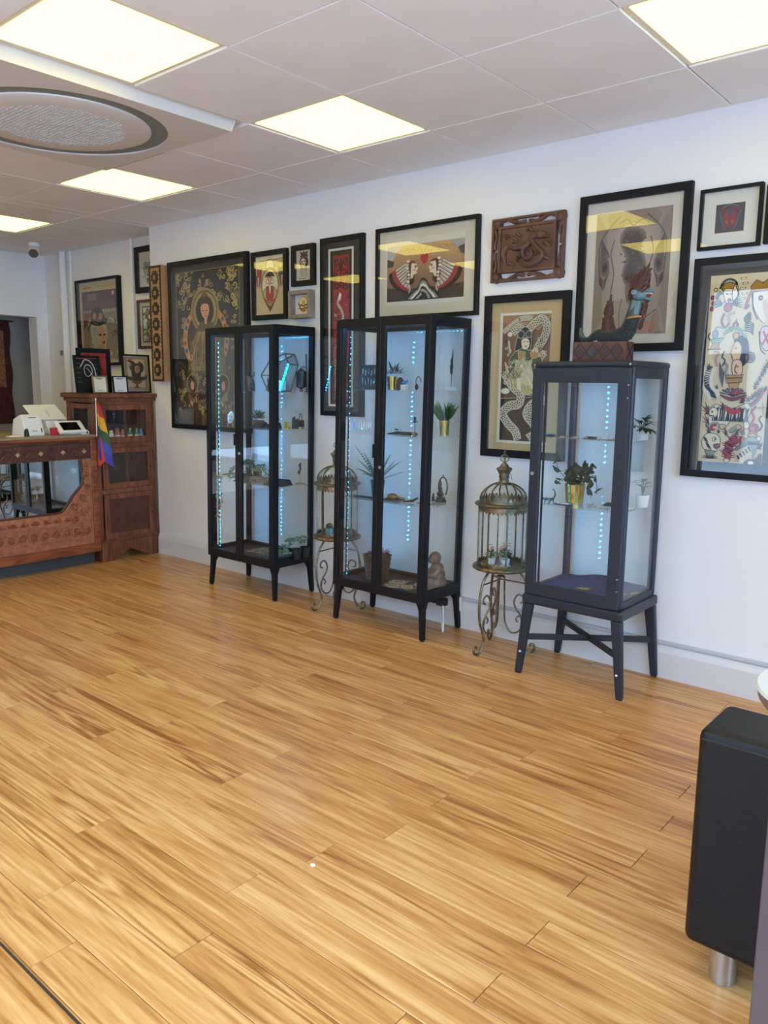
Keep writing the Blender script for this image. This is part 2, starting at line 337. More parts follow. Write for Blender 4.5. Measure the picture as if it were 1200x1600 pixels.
for i, (x, y) in enumerate(lights):
    lab = ['warm glowing square ceiling panel between the air conditioner and the display wall','small warm ceiling panel just beyond the round air conditioner','furthest warm ceiling panel, cut by the left edge','warm ceiling panel in the top right corner of the view','added warm ceiling panel out of view above the sofa end','largest warm ceiling panel, top left, next to the air conditioner'][i] if i < 6 else 'warm ceiling panel behind or left of the view, added to light the room'
    t = thing('ceiling_light_panel', lab, 'ceiling light', (x,y,CZ), 0, 'ceiling light panels')
    MB().ring((-.297,.297,-.297,.297), (-.276,.276,-.279,.279), 0, -.006).build('frame', K['lampframe'], t)
    f = [c for c in t.children][0]; f.rotation_euler = (PI/2,0,0); f.location = (0,0,0.012)
    MB().box(-.276,.276,-.279,.279,.004,.012).build('diffuser', K['lamp'], t)
# round-faced air conditioner cassette
t = thing('ceiling_air_conditioner', 'white square ceiling air conditioner with a round perforated centre and dark ring slot', 'air conditioner', ((AC[0]+AC[1])/2, (AC[2]+AC[3])/2, CZ))
pn = MB(); n = 64; R0 = .475; H = .545; z = -.035
sq = []
for i in range(n):
    a = 2*PI*i/n; c, s_ = math.cos(a), math.sin(a); k = H/max(abs(c),abs(s_)); sq.append((c*k, s_*k))
vs = [(p[0],p[1],z) for p in sq]+[(R0*math.cos(2*PI*i/n),R0*math.sin(2*PI*i/n),z) for i in range(n)]+[(p[0]*1.03,p[1]*1.03,.02) for p in sq]+[(R0*math.cos(2*PI*i/n),R0*math.sin(2*PI*i/n),.015) for i in range(n)]
fs = []
for i in range(n):
    j = (i+1)%n; fs += [(i,j,n+j,n+i),(2*n+i,2*n+j,j,i),(n+i,n+j,3*n+j,3*n+i)]
pn.add(vs, fs); pn.build('panel', K['acwhite'], t)
MB().lathe([(.001,-.028),(R0-.001,-.028)], 64).build('slot', K['acgrey'], t)
MB().box(-.597,.597,-.597,.597,.014,.02).build('surround', K['acwhite'], t)
dk = MB().lathe([(.001,-.041),(.29,-.041),(.385,-.039),(.398,-.034),(.40,-.0285)], 64); dk.build('disc', K['acwhite'], t, smooth=True)
gr = MB()
for iy in range(-14,15):
    for ix in range(-11,12):
        x, y = ix*.026+(.013 if iy%2 else 0), iy*.02
        if x*x+y*y < .285**2: gr.box(x-.009,x+.009,y-.0035,y+.0035,-.0440,-.0405)
o = gr.build('grille', K['mesh'], t); o['kind'] = 'stuff'
MB().box(-.545,.0,.546,.552,-.034,-.02).build('edge_gap', K['acgrey'], t)
# skirting, trunking
sk = MB(); sk.prism([(0,0),(-.022,0),(-.022,.125),(-.016,.145),(-.008,.158),(0,.165)], lambda y,z:(XE,y,z), lambda y,z:(XW1,y,z)); struct(sk.build('baseboard_right', K['trim']))
struct(MB().box(-2.66, XW1, -.018, 0, .166, .182).build('trim_1', K['trunk'], bevel=.002))
struct(MB().box(XB, XE, YR-.02, YR, 0, .16).build('baseboard_recess', K['trim']))
# CCTV camera
t = thing('security_camera', 'small white dome-arm security camera under the ceiling at the far left', 'security camera', (-6.96,-.21,CZ)); t.scale = (.8,.8,.8)
MB().lathe([(.001,0),(.055,0),(.055,-.03),(.03,-.045),(.001,-.045)],16).build('mount', K['plasticw'], t, smooth=True)
d = Vector((.75,-.5,-.55)).normalized(); c = Vector((0,0,-.07))
MB().tube([c-d*.05,c+d*.0,c+d*.09],[.045,.055,.055],14).build('body', K['plasticw'], t, smooth=True)
MB().tube([c+d*.091,c+d*.096],[.05,.048],14).build('lens_face', mat('camera_lens','#5a5a5c',.2), t)
# pipes in the recess
def pipe(x, r, lab, name='wall_pipe'):
    t = thing(name, lab, 'pipe', (x, YR-r, 0))
    MB().tube([(0,0,0),(0,0,CZ)], r, 14).build('pipe', K['wall'], t, smooth=True)
    for zz in (2.15, .6): MB().tube([(0,0,zz),(0,0,zz+.05)], r*1.25, 14).build('collar', K['wall'], t, smooth=True)
pipe(-7.2, .032, 'thick white painted pipe running floor to ceiling near the far corner'); pipe(-7.09, .012, 'thin white conduit beside the thick pipe in the far corner','wall_conduit'); pipe(-6.08, .016, 'thin white conduit beside the small framed pictures in the recess', 'wall_conduit')
t = thing('thermostat', 'white wall thermostat with grey screen by the far pipe', 'thermostat', (-7.30, YR, 1.62))
MB().box(-.05,.05,-.025,0,-.0,.06).build('body', K['plasticw'], t, bevel=.004); MB().box(-.04,.04,-.028,-.0245,.008,.052).build('screen', mat('grey_lcd','#7c8480',.3), t)
t = tag(MB().box(-7.34,-7.24,YR-.05,YR,1.55,1.568).build('wall_bracket', K['plasticw'], bevel=.003),'small white ledge bracket under the thermostat','bracket')
# hanging tapestry in the alcove
t = thing('wall_tapestry', 'dark red woven tapestry with patterned border hanging in the back alcove', 'tapestry', (-8.39, -.4, .94))
cl = MB(); nx, nz = 14, 18; W, Hh = .58, 1.06
P = [[(.008+.008*math.sin(i*1.3+k*.2), -W+.0+(2*W)*i/nx+.01*math.sin(k*.9), Hh*k/nz) for i in range(nx+1)] for k in range(nz+1)]
vs = [p for r_ in P for p in r_]+[(p[0]-.006,p[1],p[2]) for r_ in P for p in r_]
m_ = (nx+1)*(nz+1); fs = []
for k in range(nz):
    for i in range(nx):
        a = k*(nx+1)+i; fs += [(a,a+1,a+nx+2,a+nx+1),(m_+a,m_+a+nx+1,m_+a+nx+2,m_+a+1)]
cl.add(vs, fs); cl.build('cloth', K['tapestry'], t, smooth=True)
bd = MB()
for (y0,y1,z0,z1) in ((.40,.51,.38,.95),(-.51,-.40,.38,.95),(-.40,.40,.85,.95),(-.40,.40,.38,.48)): bd.box(.012,.024,y0,y1,z0,z1)
bd.build('border', K['tapegold'], t)
MB().tube([(.01,-.62,Hh-.01),(.01,.62,Hh-.01)], .008, 8).build('rod', K['fbrown'], t)
# ------------------------------------------------------------------ flat printed art: coloured polygons on one sheet
class Art:
    def __init__(s, w, h, bgc): s.w, s.h = w, h; s.k = 1.0; s.ol = None; s.olw = .006; s.asp = w/h; s.sh = []; s.P([(0,0),(1,0),(1,1),(0,1)], bgc)
    def P(s, pts, col):
        s.sh.append(([(min(1,max(0,u)), min(1,max(0,v))) for u, v in pts], lin(col)))
        if s.ol:
            us = [p[0] for p in pts]; vs_ = [p[1] for p in pts]
            if (max(us)-min(us))+(max(vs_)-min(vs_))/s.asp > .07: s.S(pts, s.olw, s.ol, closed=True)
        return s
    def E(s, cx, cy, rx, ry=None, col='#000000', a0=0, a1=360, n=20, rot=0):
        ry = rx*s.asp if ry is None else ry; pts = []; cr, sr = math.cos(rot), math.sin(rot)
        full = abs(a1-a0) >= 360
        for i in range(n if full else n+1):
            a = math.radians(a0+(a1-a0)*i/n); x, y = rx*math.cos(a), ry*math.sin(a)/s.asp
            pts.append((cx+x*cr-y*sr, cy+(x*sr+y*cr)*s.asp))
        return s.P(pts, col)
    def S(s, pts, wd, col, taper=False, closed=False):
        if closed: pts = list(pts)+[pts[0]]
        Q = [Vector((u, v/s.asp)) for u, v in pts]; L = []; Rr = []; n = len(Q)
        for i in range(n):
            d = Q[min(i+1,n-1)]-Q[max(i-1,0)]
            d = d.normalized() if d.length > 1e-9 else Vector((1,0)); nn = Vector((-d.y, d.x))
            k = wd*s.k*.5*((1-.85*i/(n-1)) if taper else 1)
            L.append(Q[i]+nn*k); Rr.append(Q[i]-nn*k)
        c = lin(col)
        s.sh.append(([(min(1,max(0,p.x)), min(1,max(0,p.y*s.asp))) for p in L+Rr], c, n)); return s
    def spiral(s, cx, cy, r, wd, col, ph=0, turns=1.3, dr=1, n=14):
        pts = []
        for i in range(n+1):
            t = i/n; a = ph+dr*turns*2*PI*t; rr = r*(1-.85*t); pts.append((cx+rr*math.cos(a), cy+rr*math.sin(a)*s.asp))
        return s.S(pts, wd, col)
    def scrolls(s, box, n, r, wd, cols, rg, mask=None):
        for _ in range(n):
            u, v = rg.uniform(box[0],box[1]), rg.uniform(box[2],box[3])
            if mask and not mask(u, v): continue
            s.spiral(u, v, r*rg.uniform(.6,1.3), wd, rg.choice(cols), rg.uniform(0,6.28), rg.uniform(.7,1.4), rg.choice((-1,1)), 10)
        return s
    def grad(s, pts_fn, c0, c1, n=10):
        a, b = lin(c0), lin(c1)
        for i in range(n):
            t = i/(n-1); s.sh.append((pts_fn(t), tuple(a[k]*(1-t)+b[k]*t for k in range(3))))
        return s
    def flame(s, cx, cy, r, col, rg, n=5, lean=0):
        for i in range(n):
            a = PI*(.15+.7*i/(max(1,n-1))); L = r*rg.uniform(.7,1.3)
            s.P([(cx-r*.25+r*.5*i/n, cy),(cx+r*.05+r*.5*i/n, cy),(cx+math.cos(a)*L*.6+lean*L, cy+math.sin(a)*L*s.asp*1.3)], col)
        return s
    def build(s, name, parent, x0, z0, y, span=.012):
        vs, fs, cs = [], [], []; lay = []; bb = []
        for sh in s.sh:
            us = [p[0] for p in sh[0]]; ws = [p[1] for p in sh[0]]; q = (min(us), max(us), min(ws), max(ws)); l = 0
            for r_, b_ in zip(lay, bb):
                if r_ >= l and q[0] < b_[1] and q[1] > b_[0] and q[2] < b_[3] and q[3] > b_[2]: l = r_+1
            lay.append(l); bb.append(q)
        step = min(1.2e-4, span/(max(lay)+1))
        for i, sh in enumerate(s.sh):
            b = len(vs); yy = y-lay[i]*step; vs += [(x0+u*s.w, yy, z0+v*s.h) for u, v in sh[0]]
            if len(sh) == 3:
                n = sh[2]
                for k in range(n-1): fs.append((b+k, b+k+1, b+n+k+1, b+n+k)); cs.append(sh[1])
            else: fs.append(tuple(range(b, b+len(sh[0])))); cs.append(sh[1])
        me = bpy.data.meshes.new(name); me.from_pydata(vs, [], fs); at = me.color_attributes.new('Col', 'FLOAT_COLOR', 'CORNER')
        buf = []
        for p, c in zip(me.polygons, cs): buf += [c[0],c[1],c[2],1.0]*p.loop_total
        at.data.foreach_set('color', buf); me.materials.append(K['print']); me.update()
        o = bpy.data.objects.new(name, me); COL.objects.link(o); o.parent = parent; return o
def smooth(pts, n=6, closed=False):
    P = [Vector(p) for p in pts]; m = len(P); out = []
    for i in range(m if closed else m-1):
        g = lambda k: P[k % m] if closed else P[max(0,min(m-1,k))]
        a, b, c, d = g(i-1), g(i), g(i+1), g(i+2)
        for k in range(n):
            t = k/n; out.append(tuple(.5*((2*b)+(c-a)*t+(2*a-5*b+4*c-d)*t*t+(3*b-a-3*c+d)*t**3)))
    if not closed: out.append(tuple(P[-1]))
    return out
def picture(name, label, x0, x1, z0, z1, bw, fm, mm, pr, draw, y=0., depth=.03, glass=True, cat='picture', group=None, bg='#ffffff', tilt=None, loc=None, back=True):
    """framed picture; pr = print rectangle in wall coordinates (x0,x1,z0,z1)"""
    xc = (x0+x1)/2; t = thing(name, label, cat, loc or (xc, y, z0), 0, group); ox = xc; oz = z0
    O = (x0-ox, x1-ox, 0, z1-oz); I = (O[0]+bw, O[1]-bw, bw, O[3]-bw)
    MB().ring(O, I, -.002, -depth).build('frame', fm, t, bevel=.0015, segs=1)
    MB().box(O[0]+.003, O[1]-.003, -.010, -.003, .003, O[3]-.003).build('mat_board', mm, t)
    if draw:
        A = Art(pr[1]-pr[0], pr[3]-pr[2], bg); draw(A); A.build('print', t, pr[0]-ox, pr[2]-oz, -.0105, depth-.0165)
    if glass: MB().box(I[0]-.002, I[1]+.002, -depth+.002, -depth+.005, I[2]-.002, I[3]+.002).build('glass', K['pglass'], t)
    return t
PK = mat('mat_black','#1c1c1e',.8); PKg = mat('mat_charcoal','#312f30',.8); PC = mat('mat_cream','#cbbba6',.8); PT = mat('mat_tan','#bfa67a',.8); PW_ = mat('mat_white','#d9d4cf',.8); PCg = mat('mat_ivory','#d3c8bc',.8)

def a_thangka(A):
    A.k = 1.35
    rg = random.Random(3); G = ['#a48d5a','#8b7546','#b59d68']
    A.S([(.0,.0),(1,0),(1,1),(0,1)], .008, '#b9a575', closed=True)
    A.P([(0,.42),(.2,.36),(.8,.36),(1,.42),(1,0),(0,0)], '#3a3122')
    A.scrolls((.02,.30,.70,1), 42, .035, .010, G, rg, lambda u,v: u < .30*(v-.68)/.3+.05)
    A.scrolls((.68,.98,.74,1), 42, .035, .010, G, rg, lambda u,v: 1-u < .34*(v-.72)/.26+.04)
    A.scrolls((.36,.62,.84,.98), 26, .03, .009, G, rg, lambda u,v: abs(u-.48) < .14*(1.0-v)/.14+.02)
    A.scrolls((.06,.94,.48,.86), 150, .028, .008, G, rg, lambda u,v: ((u-.48)/.42)**2+((v-.62)/.25)**2 < 1.25 and ((u-.48)/.34)**2+((v-.62)/.24)**2 > .9)
    A.E(.47,.55,.37,.235,'#c48a5a'); A.E(.47,.55,.30,.20,'#3c3222')
    for i in range(17):
        a = math.radians(-20+220*i/16); A.E(.47+.335*math.cos(a), .55+.218*math.sin(a), .022, .016, ('#8e2b22','#2d4a78','#a8702e')[i%3], n=10)
    A.E(.47,.735,.225,.150,'#9a8450'); A.E(.47,.735,.20,.133,'#5d4d2c'); A.E(.47,.735,.185,.122,'#a28b55'); A.E(.47,.735,.145,.098,'#1f1b18')
    A.P([(.30,.60),(.40,.66),(.58,.66),(.68,.60),(.78,.42),(.80,.32),(.16,.32),(.18,.42)], '#5c4c2e')
    for i in range(26):
        u = .2+.022*i; A.S(smooth([(u,.34),(u+.03*math.sin(i),.45),(.35+.01*i,.60)],4), .006, G[i%3])
    A.P([(.40,.77),(.41,.82),(.45,.86),(.49,.86),(.53,.82),(.55,.77)], '#3f3624'); A.E(.47,.845,.03,.022,'#6d5b34')
    A.P(smooth([(.405,.755),(.43,.775),(.47,.78),(.52,.775),(.54,.755),(.535,.715),(.505,.68),(.50,.655),(.49,.645),(.465,.655),(.46,.685),(.425,.705)],3,True), '#d5977a')
    A.S([(.435,.735),(.465,.735)], .006, '#5c3028'); A.S([(.485,.735),(.52,.735)], .006, '#5c3028'); A.S([(.47,.70),(.495,.70)], .007, '#8e3a32')
    A.E(.22,.43,.045,.022,'#d5977a'); A.E(.235,.43,.016,.01,'#6a3528')
    A.scrolls((.02,.98,.02,.36), 170, .026, .007, G, rg); A.scrolls((.22,.75,.34,.56), 70, .02, .006, ['#7a683f','#8b7546'], rg)
    for cx, cy in ((.24,.22),(.74,.22)):
        A.E(cx,cy+.03,.10,.075,'#8b7546'); A.E(cx,cy+.03,.08,.06,'#2a2420'); A.E(cx,cy+.02,.03,.03,'#d5977a'); A.P([(cx-.10,cy-.03),(cx+.10,cy-.03),(cx+.14,cy-.16),(cx-.14,cy-.16)], '#4a3a2a'); A.E(cx-.02,cy-.10,.03,.012,'#d5977a',rot=-.6); A.E(cx+.06,cy-.17,.025,.01,'#d5977a')
        A.scrolls((cx-.12,cx+.12,cy-.15,cy-.04), 20, .02, .006, G, rg)
    for i in range(5): A.E(.1+.2*i,.03,.10,.03,('#5a4a2c','#463a26')[i%2])
def a_captain(A):
    A.ol = '#3a2e28'; A.olw = .012
    A.P([(0,.9),(1,.93),(1,1),(0,1)], '#e9dfc0'); A.E(.5,.83,.13,col='#e6e1d2'); A.S([(.5+.14*math.cos(a*.3),.83+.09*math.sin(a*.3)) for a in range(22)], .015, '#8a8478')
    for i in range(8):
        a = PI*(.1+.8*i/7); A.S([(.5+.15*math.cos(a),.83+.10*math.sin(a)),(.5+.21*math.cos(a),.83+.14*math.sin(a))], .02, '#cdbb8c')
    for s_ in (-1,1):
        for k in range(4):
            c = '#b03a30' if k%2 else '#e4dac6'
            A.P([(.5+s_*(.28+.05*k),.72-.02*k),(.5+s_*(.33+.05*k),.74-.02*k),(.5+s_*(.36+.03*k),.50),(.5+s_*(.32+.03*k),.48)], c)
        A.P([(.5+s_*.3,.76),(.5+s_*.42,.78),(.5+s_*.44,.66),(.5+s_*.33,.64)], '#344a6c' if s_ > 0 else '#b03a30'); A.S([(.5+s_*.28,.80),(.5+s_*.36,.46)], .02, '#5a4630')
    A.E(.5,.50,.30,.29,'#c9a44a'); A.E(.5,.50,.27,.265,'#e2d2ac'); A.E(.5,.36,.24,.12,'#b9a06a')
    A.P([(.5-.12,.48),(.5+.12,.48),(.62,.30),(.56,.24),(.44,.24),(.38,.30)], '#b5301f'); A.P([(.46,.5),(.54,.5),(.52,.36),(.48,.36)], '#e8e2d2')
    A.E(.5,.58,.085,.065,'#d8ac88'); A.P([(.33,.64),(.40,.70),(.5,.72),(.60,.70),(.67,.64),(.5,.625)], '#23201f'); A.S([(.35,.645),(.5,.63),(.65,.645)], .014, '#c9a44a')
    A.E(.465,.585,.012,.008,'#2a2220'); A.E(.535,.585,.012,.008,'#2a2220'); A.E(.42,.56,.04,.04,'#e6e2da'); A.E(.58,.56,.04,.04,'#e6e2da')
    for k, c in enumerate(('#b5301f','#d8b04a','#23201f','#c07a3a')):
        d = .05*k; A.P([(.27+d,.30-d*.9),(.5,.12-d*.3),(.73-d,.30-d*.9),(.5,.05+d*.7)] if k == 0 else [(.33+d,.22-.3*d),(.5,.10-.2*d),(.67-d,.22-.3*d),(.5,.07+.3*d)], c)
    A.S([(.28,.31),(.33,.25),(.5,.20),(.67,.25),(.72,.31)], .03, '#b5301f')
def a_port(A):
    A.ol = '#2a2422'; A.olw = .02
    A.E(.5,.60,.28,.20,'#26201e'); A.E(.45,.60,.17,.14,'#e5cfb4'); A.P([(.25,.78),(.35,.86),(.6,.88),(.78,.80),(.7,.74),(.3,.74)], '#2c2826'); A.P([(.3,.86),(.24,.96),(.42,.9),(.5,.98),(.56,.9),(.76,.96),(.7,.84)], '#3a3430')
    A.S([(.28,.77),(.72,.77)], .05, '#8e3a2e'); A.E(.38,.63,.035,.015,'#201c1b'); A.E(.53,.63,.035,.015,'#201c1b'); A.E(.45,.53,.05,.02,'#a83a30'); A.E(.36,.57,.04,.02,'#d9a48a')
    A.P([(.32,.46),(.6,.46),(.80,.28),(.7,.12),(.36,.14),(.26,.28)], '#dcd2c0')
    for i in range(6): A.S([(.34+.06*i,.44),(.30+.08*i,.16)], .025, '#2c2826')
    A.S([(.15,.10),(.4,.06),(.6,.08)], .03, '#4a4038')
def a_tiny(A):
    A.E(.5,.52,.30,.40,'#c99a3e'); A.E(.5,.60,.24,.28,'#e8dcae'); A.E(.5,.62,.13,.12,'#c9a44a'); A.S(smooth([(.2,.42),(.35,.5),(.5,.42),(.65,.5),(.8,.42)],4), .07, '#4a443c'); A.S(smooth([(.2,.34),(.4,.28),(.6,.36),(.82,.30)],4), .06, '#5a5248'); A.E(.5,.22,.2,.07,'#b86a34'); A.S([(.2,.5),(.12,.6)],.05,'#4a443c'); A.S([(.8,.5),(.9,.6)],.05,'#4a443c')
def a_red(A):
    rg = random.Random(5)
    A.P([(.07,.015),(.93,.015),(.93,.985),(.07,.985)], '#2b2521'); A.P([(.13,.03),(.87,.03),(.87,.97),(.13,.97)], '#9e2b2c')
    D = ['#2a2420','#332c25','#4a4230']
    for k in range(10):
        for (cu, cv) in ((.28,.93),(.72,.93),(.26,.84),(.74,.84),(.5,.90),(.5,.78),(.3,.77),(.7,.77)):
            if k < 1: A.spiral(cu, cv, .13, .055, D[0], rg.uniform(0,6), 1.2, rg.choice((-1,1)))
    A.S([(.5,.95),(.5,.80)], .05, D[0]); A.S([(.3,.875),(.7,.875)], .05, D[0]); A.S([(.2,.96),(.2,.75)],.04,D[0]); A.S([(.8,.96),(.8,.75)],.04,D[0])
    for (cu, cv) in ((.28,.06),(.72,.06),(.28,.14),(.72,.14),(.3,.22),(.7,.22),(.5,.1),(.22,.28),(.78,.28)): A.spiral(cu, cv, .13, .05, ['#8f8452','#2a2420','#3a3226'][rg.randrange(3)], rg.uniform(0,6), 1.2, rg.choice((-1,1)))
    A.S([(.16,.05),(.16,.30)],.05,D[0]); A.S([(.84,.05),(.84,.30)],.05,D[0])
    A.scrolls((.18,.82,.32,.72), 26, .07, .035, D+['#1f1b19'], rg)
    body = smooth([(.42,.70),(.36,.66),(.52,.62),(.60,.57),(.44,.53),(.36,.48),(.56,.44),(.62,.40),(.45,.36),(.40,.32)],6)
    A.S(body, .14, '#23201f'); A.S(body, .10, '#c9c4bc')
    for i in range(0, len(body)-1, 2): A.S([(body[i][0]-.05,body[i][1]),(body[i][0]+.05,body[i][1]+.004)], .018, '#6a6662')
    A.P([(.36,.70),(.44,.735),(.52,.72),(.50,.69),(.42,.68)], '#d8d4cc'); A.scrolls((.25,.75,.33,.72), 18, .05, .02, ['#c9c4bc','#b83238','#8f8a82'], rg)
def a_heads(A):
    A.grad(lambda t: [(0,0),(1,0),(1,1-t*.55),(0,1-t*.55)], '#c79f70', '#8a6a52', 10)
    A.P([(0,.0),(1,0),(1,.26),(.75,.2),(.5,.24),(.25,.2),(0,.26)], '#4a3c36'); A.P([(0,1),(0,.72),(.05,.7),(.10,.80),(.13,.88),(.19,.95),(.19,1)], '#b9b3b0'); A.P([(0,.78),(0,.62),(.08,.64),(.10,.72)], '#4c4644')
    A.P([(1,1),(.83,1),(.85,.93),(.92,.84),(.95,.76),(1,.74)], '#a8a4a4'); A.P([(1,.9),(.92,.86),(.95,.76),(1,.72)], '#55504f')
    rg = random.Random(9)
    for i in range(9):
        u = .15+.085*i; A.S([(u,.86+.03*math.sin(i)),(u+.03,.93),(u+.06,.87)], .005, '#8a5f3a')
    for i in range(13):
        a = 2*PI*i/13; A.S([(.5+.075*math.cos(a),.74+.11*math.sin(a)),(.5+.105*math.cos(a),.74+.155*math.sin(a))], .005, '#7a4a30')
    A.P(smooth([(.5,.63),(.455,.70),(.45,.78),(.475,.81),(.5,.78),(.525,.81),(.55,.78),(.545,.70)],4,True), '#b2332c'); A.S([(.5,.79),(.5,.66)], .006, '#5e1f1c')
    for s_ in (-1,1):
        X = lambda u: .5+s_*u
        tips = smooth([(.475,.47),(.455,.36),(.40,.26),(.32,.18),(.19,.13)],4)
        for i in range(17):
            q_ = i/16; o0 = (.245-.075*q_, .69-.40*q_); tp = tips[i] if i < len(tips) else tips[-1]; d = Vector((tp[0]-o0[0], (tp[1]-o0[1])/A.asp)); L = d.length; d.normalize(); nn = Vector((-d.y, d.x))*.0165
            def pt(t_, k_): return (X(o0[0]+d.x*L*t_+nn.x*k_), o0[1]+(d.y*L*t_+nn.y*k_)*A.asp)
            for (t0, t1, k0, k1, c_) in ((0,.62,.5,.9,'#e4dcd4' if i%2 else '#94877f'),(.58,.82,.9,1.0,'#a8323a'),(.80,.97,1.0,.8,'#24201f')): A.P([pt(t0,-k0),pt(t0,k0),pt(t1,k1),pt(t1+.04,0),pt(t1,-k1)], c_)
            A.S([pt(.05,0),pt(.9,0)], .004, '#5a4a46')
        A.P(smooth([(X(.19),.68),(X(.12),.70),(X(.10),.62),(X(.13),.48),(X(.12),.34),(X(.18),.28),(X(.22),.45)],4,True), '#2a2422')
        A.P(smooth([(X(.155),.66),(X(.10),.66),(X(.085),.60),(X(.065),.555),(X(.08),.54),(X(.075),.505),(X(.085),.47),(X(.125),.46),(X(.14),.40),(X(.165),.40),(X(.165),.52)],3,True), '#e3cdb8')
        A.S([(X(.085),.605),(X(.115),.61)], .009, '#2a2422'); A.E(X(.105),.585,.012,.012,'#2a2422'); A.E(X(.12),.54,.018,.02,'#cf9a88'); A.S([(X(.08),.51),(X(.095),.508)], .01, '#9a3030')
        for i in range(7): A.E(X(.20+.012*math.sin(i)),.70-.06*i,.020,.024,('#e3dcd2','#c9b8a8')[i%2]); A.S([(X(.18),.67-.06*i),(X(.222),.67-.06*i)], .008, '#8e2f2c')
        A.S([(X(.10),.665),(X(.17),.69)], .02, '#8e2f2c'); A.S(smooth([(X(.19),.3),(X(.17),.2),(X(.19),.14)],4), .018, '#b9aea4')
    for k, c in enumerate(('#2c2928','#8f8a86','#d8d4ce','#3a3634','#a8a29c','#2f2b2a')):
        d = .05*k; A.P([(.26+d*.7,.02),(.36+d*.5,.16-d*.3),(.42+d*.3,.20-d*.2),(.47,.37-d),(.5,.39-d),(.54,.36-d),(.60-d*.3,.20-d*.2),(.68-d*.5,.12-d*.2),(.74-d*.7,.02)], c)
def a_geisha(A):
    A.k = 1.2; A.ol = '#d2c8b4'; A.olw = .007
    A.P([(0,.55),(1,.62),(1,1),(0,1)], '#7a5a48'); A.P([(0,.86),(.3,.95),(.75,.88),(1,.98),(1,1),(0,1)], '#a5785c'); A.P([(0,.34),(1,.36),(1,0),(0,0)], '#3e3030')
    def snake(pts, wd):
        q = [Vector((u, v/A.asp)) for u, v in smooth(pts, 12)]; A.S([(p.x, p.y*A.asp) for p in q], wd, '#1a1716'); A.S([(p.x, p.y*A.asp) for p in q], wd*.9, '#c2b9a6')
        acc = 0; row = 0
        for i in range(1, len(q)-1):
            acc += (q[i]-q[i-1]).length
            if acc < .034: continue
            acc = 0; row += 1; d = (q[i+1]-q[i-1]).normalized(); nn = Vector((-d.y, d.x))
            for k in ((-.30,0,.30) if row%2 else (-.15,.15)):
                c = q[i]+nn*wd*k; A.P([((c+e).x, (c+e).y*A.asp) for e in (d*.026, nn*wd*.115, d*-.026, nn*-wd*.115)], '#1c1817')
    snake([(.02,.87),(.22,.93),(.4,.97),(.62,.97)], .09)
    snake([(.22,.86),(.34,.90),(.5,.87),(.65,.92),(.82,.96),(.93,.90),(.86,.80),(.75,.73),(.9,.66)], .15)
    snake([(.06,.55),(.25,.44),(.42,.38),(.40,.30),(.2,.28),(.06,.22),(.18,.14),(.34,.08),(.4,.01)], .16)
    snake([(.95,.34),(.7,.30),(.58,.22),(.72,.15),(.80,.08),(.62,.02)], .17)
    for i in range(14):
        a = .3*i; A.S([(.08+.008*i,.63-.01*i),(.16+.006*i,.57-.012*i)], .02, '#d0c8b8')
    A.P(smooth([(.28,.70),(.5,.74),(.80,.68),(.86,.62),(.74,.56),(.9,.46),(.8,.38),(.5,.38),(.2,.46),(.12,.5),(.36,.56),(.18,.62)],4,True), '#46553f')
    A.P([(.36,.72),(.52,.71),(.50,.58),(.40,.58)], '#b58a64'); A.P([(.10,.52),(.2,.46),(.55,.37),(.85,.40),(.83,.46),(.5,.46),(.2,.54)], '#b9b07c')
    for i in range(10): A.S([(.16+.07*i,.51-.012*i+.004*(i>5)*i),(.20+.07*i,.44-.006*i)], .008, '#6a6442')
    A.P([(.32,.64),(.62,.64),(.72,.50),(.64,.44),(.30,.50)], '#c9c0a4'); A.P([(.36,.52),(.44,.52),(.46,.40),(.38,.42)], '#ded8c6'); A.P([(.55,.52),(.62,.50),(.76,.42),(.68,.42)], '#ded6a8')
    for i in range(9): A.S([(.14+.03*i,.50),(.30+.05*i,.67)], .010, ('#7d8a66','#2c3a34','#98a27a')[i%3])
    A.P([(.62,.70),(.82,.75),(.86,.72),(.80,.67),(.66,.65)], '#b58a64')
    A.P(smooth([(.30,.72),(.33,.80),(.40,.855),(.52,.87),(.62,.84),(.64,.78),(.60,.72),(.5,.745),(.4,.73)],4,True), '#1c2a3a'); A.E(.5,.86,.10,col='#1c2a3a'); A.E(.42,.845,.07,col='#22364a'); A.E(.58,.845,.06,col='#22364a')
    A.P(smooth([(.44,.80),(.56,.81),(.60,.77),(.56,.735),(.47,.735)],4,True), '#e2cfb8'); A.S([(.47,.785),(.52,.79)], .01, '#26201e'); A.S([(.545,.79),(.58,.785)], .01, '#26201e'); A.E(.53,.752,.02,.006,'#8e3a34')
    rg = random.Random(2)
    for i in range(60):
        u, v = rg.uniform(.1,.92), rg.uniform(.46,.82)
        if .36 < u < .64 and v > .66: continue
        A.spiral(u, v, .035, .011, rg.choice(('#cfc8ba','#d8d2c4','#1f2c3a')), rg.uniform(0,6), 1.1, rg.choice((-1,1)), 8)
    A.E(.12,.40,.09,.022,'#dcd6cc'); A.E(.17,.85,.05,.018,'#dcd6cc'); A.E(.45,.60,.03,.014,'#e2ddd2')
    A.S([(.16,.80),(.2,.70)], .035, '#c9c2b4')
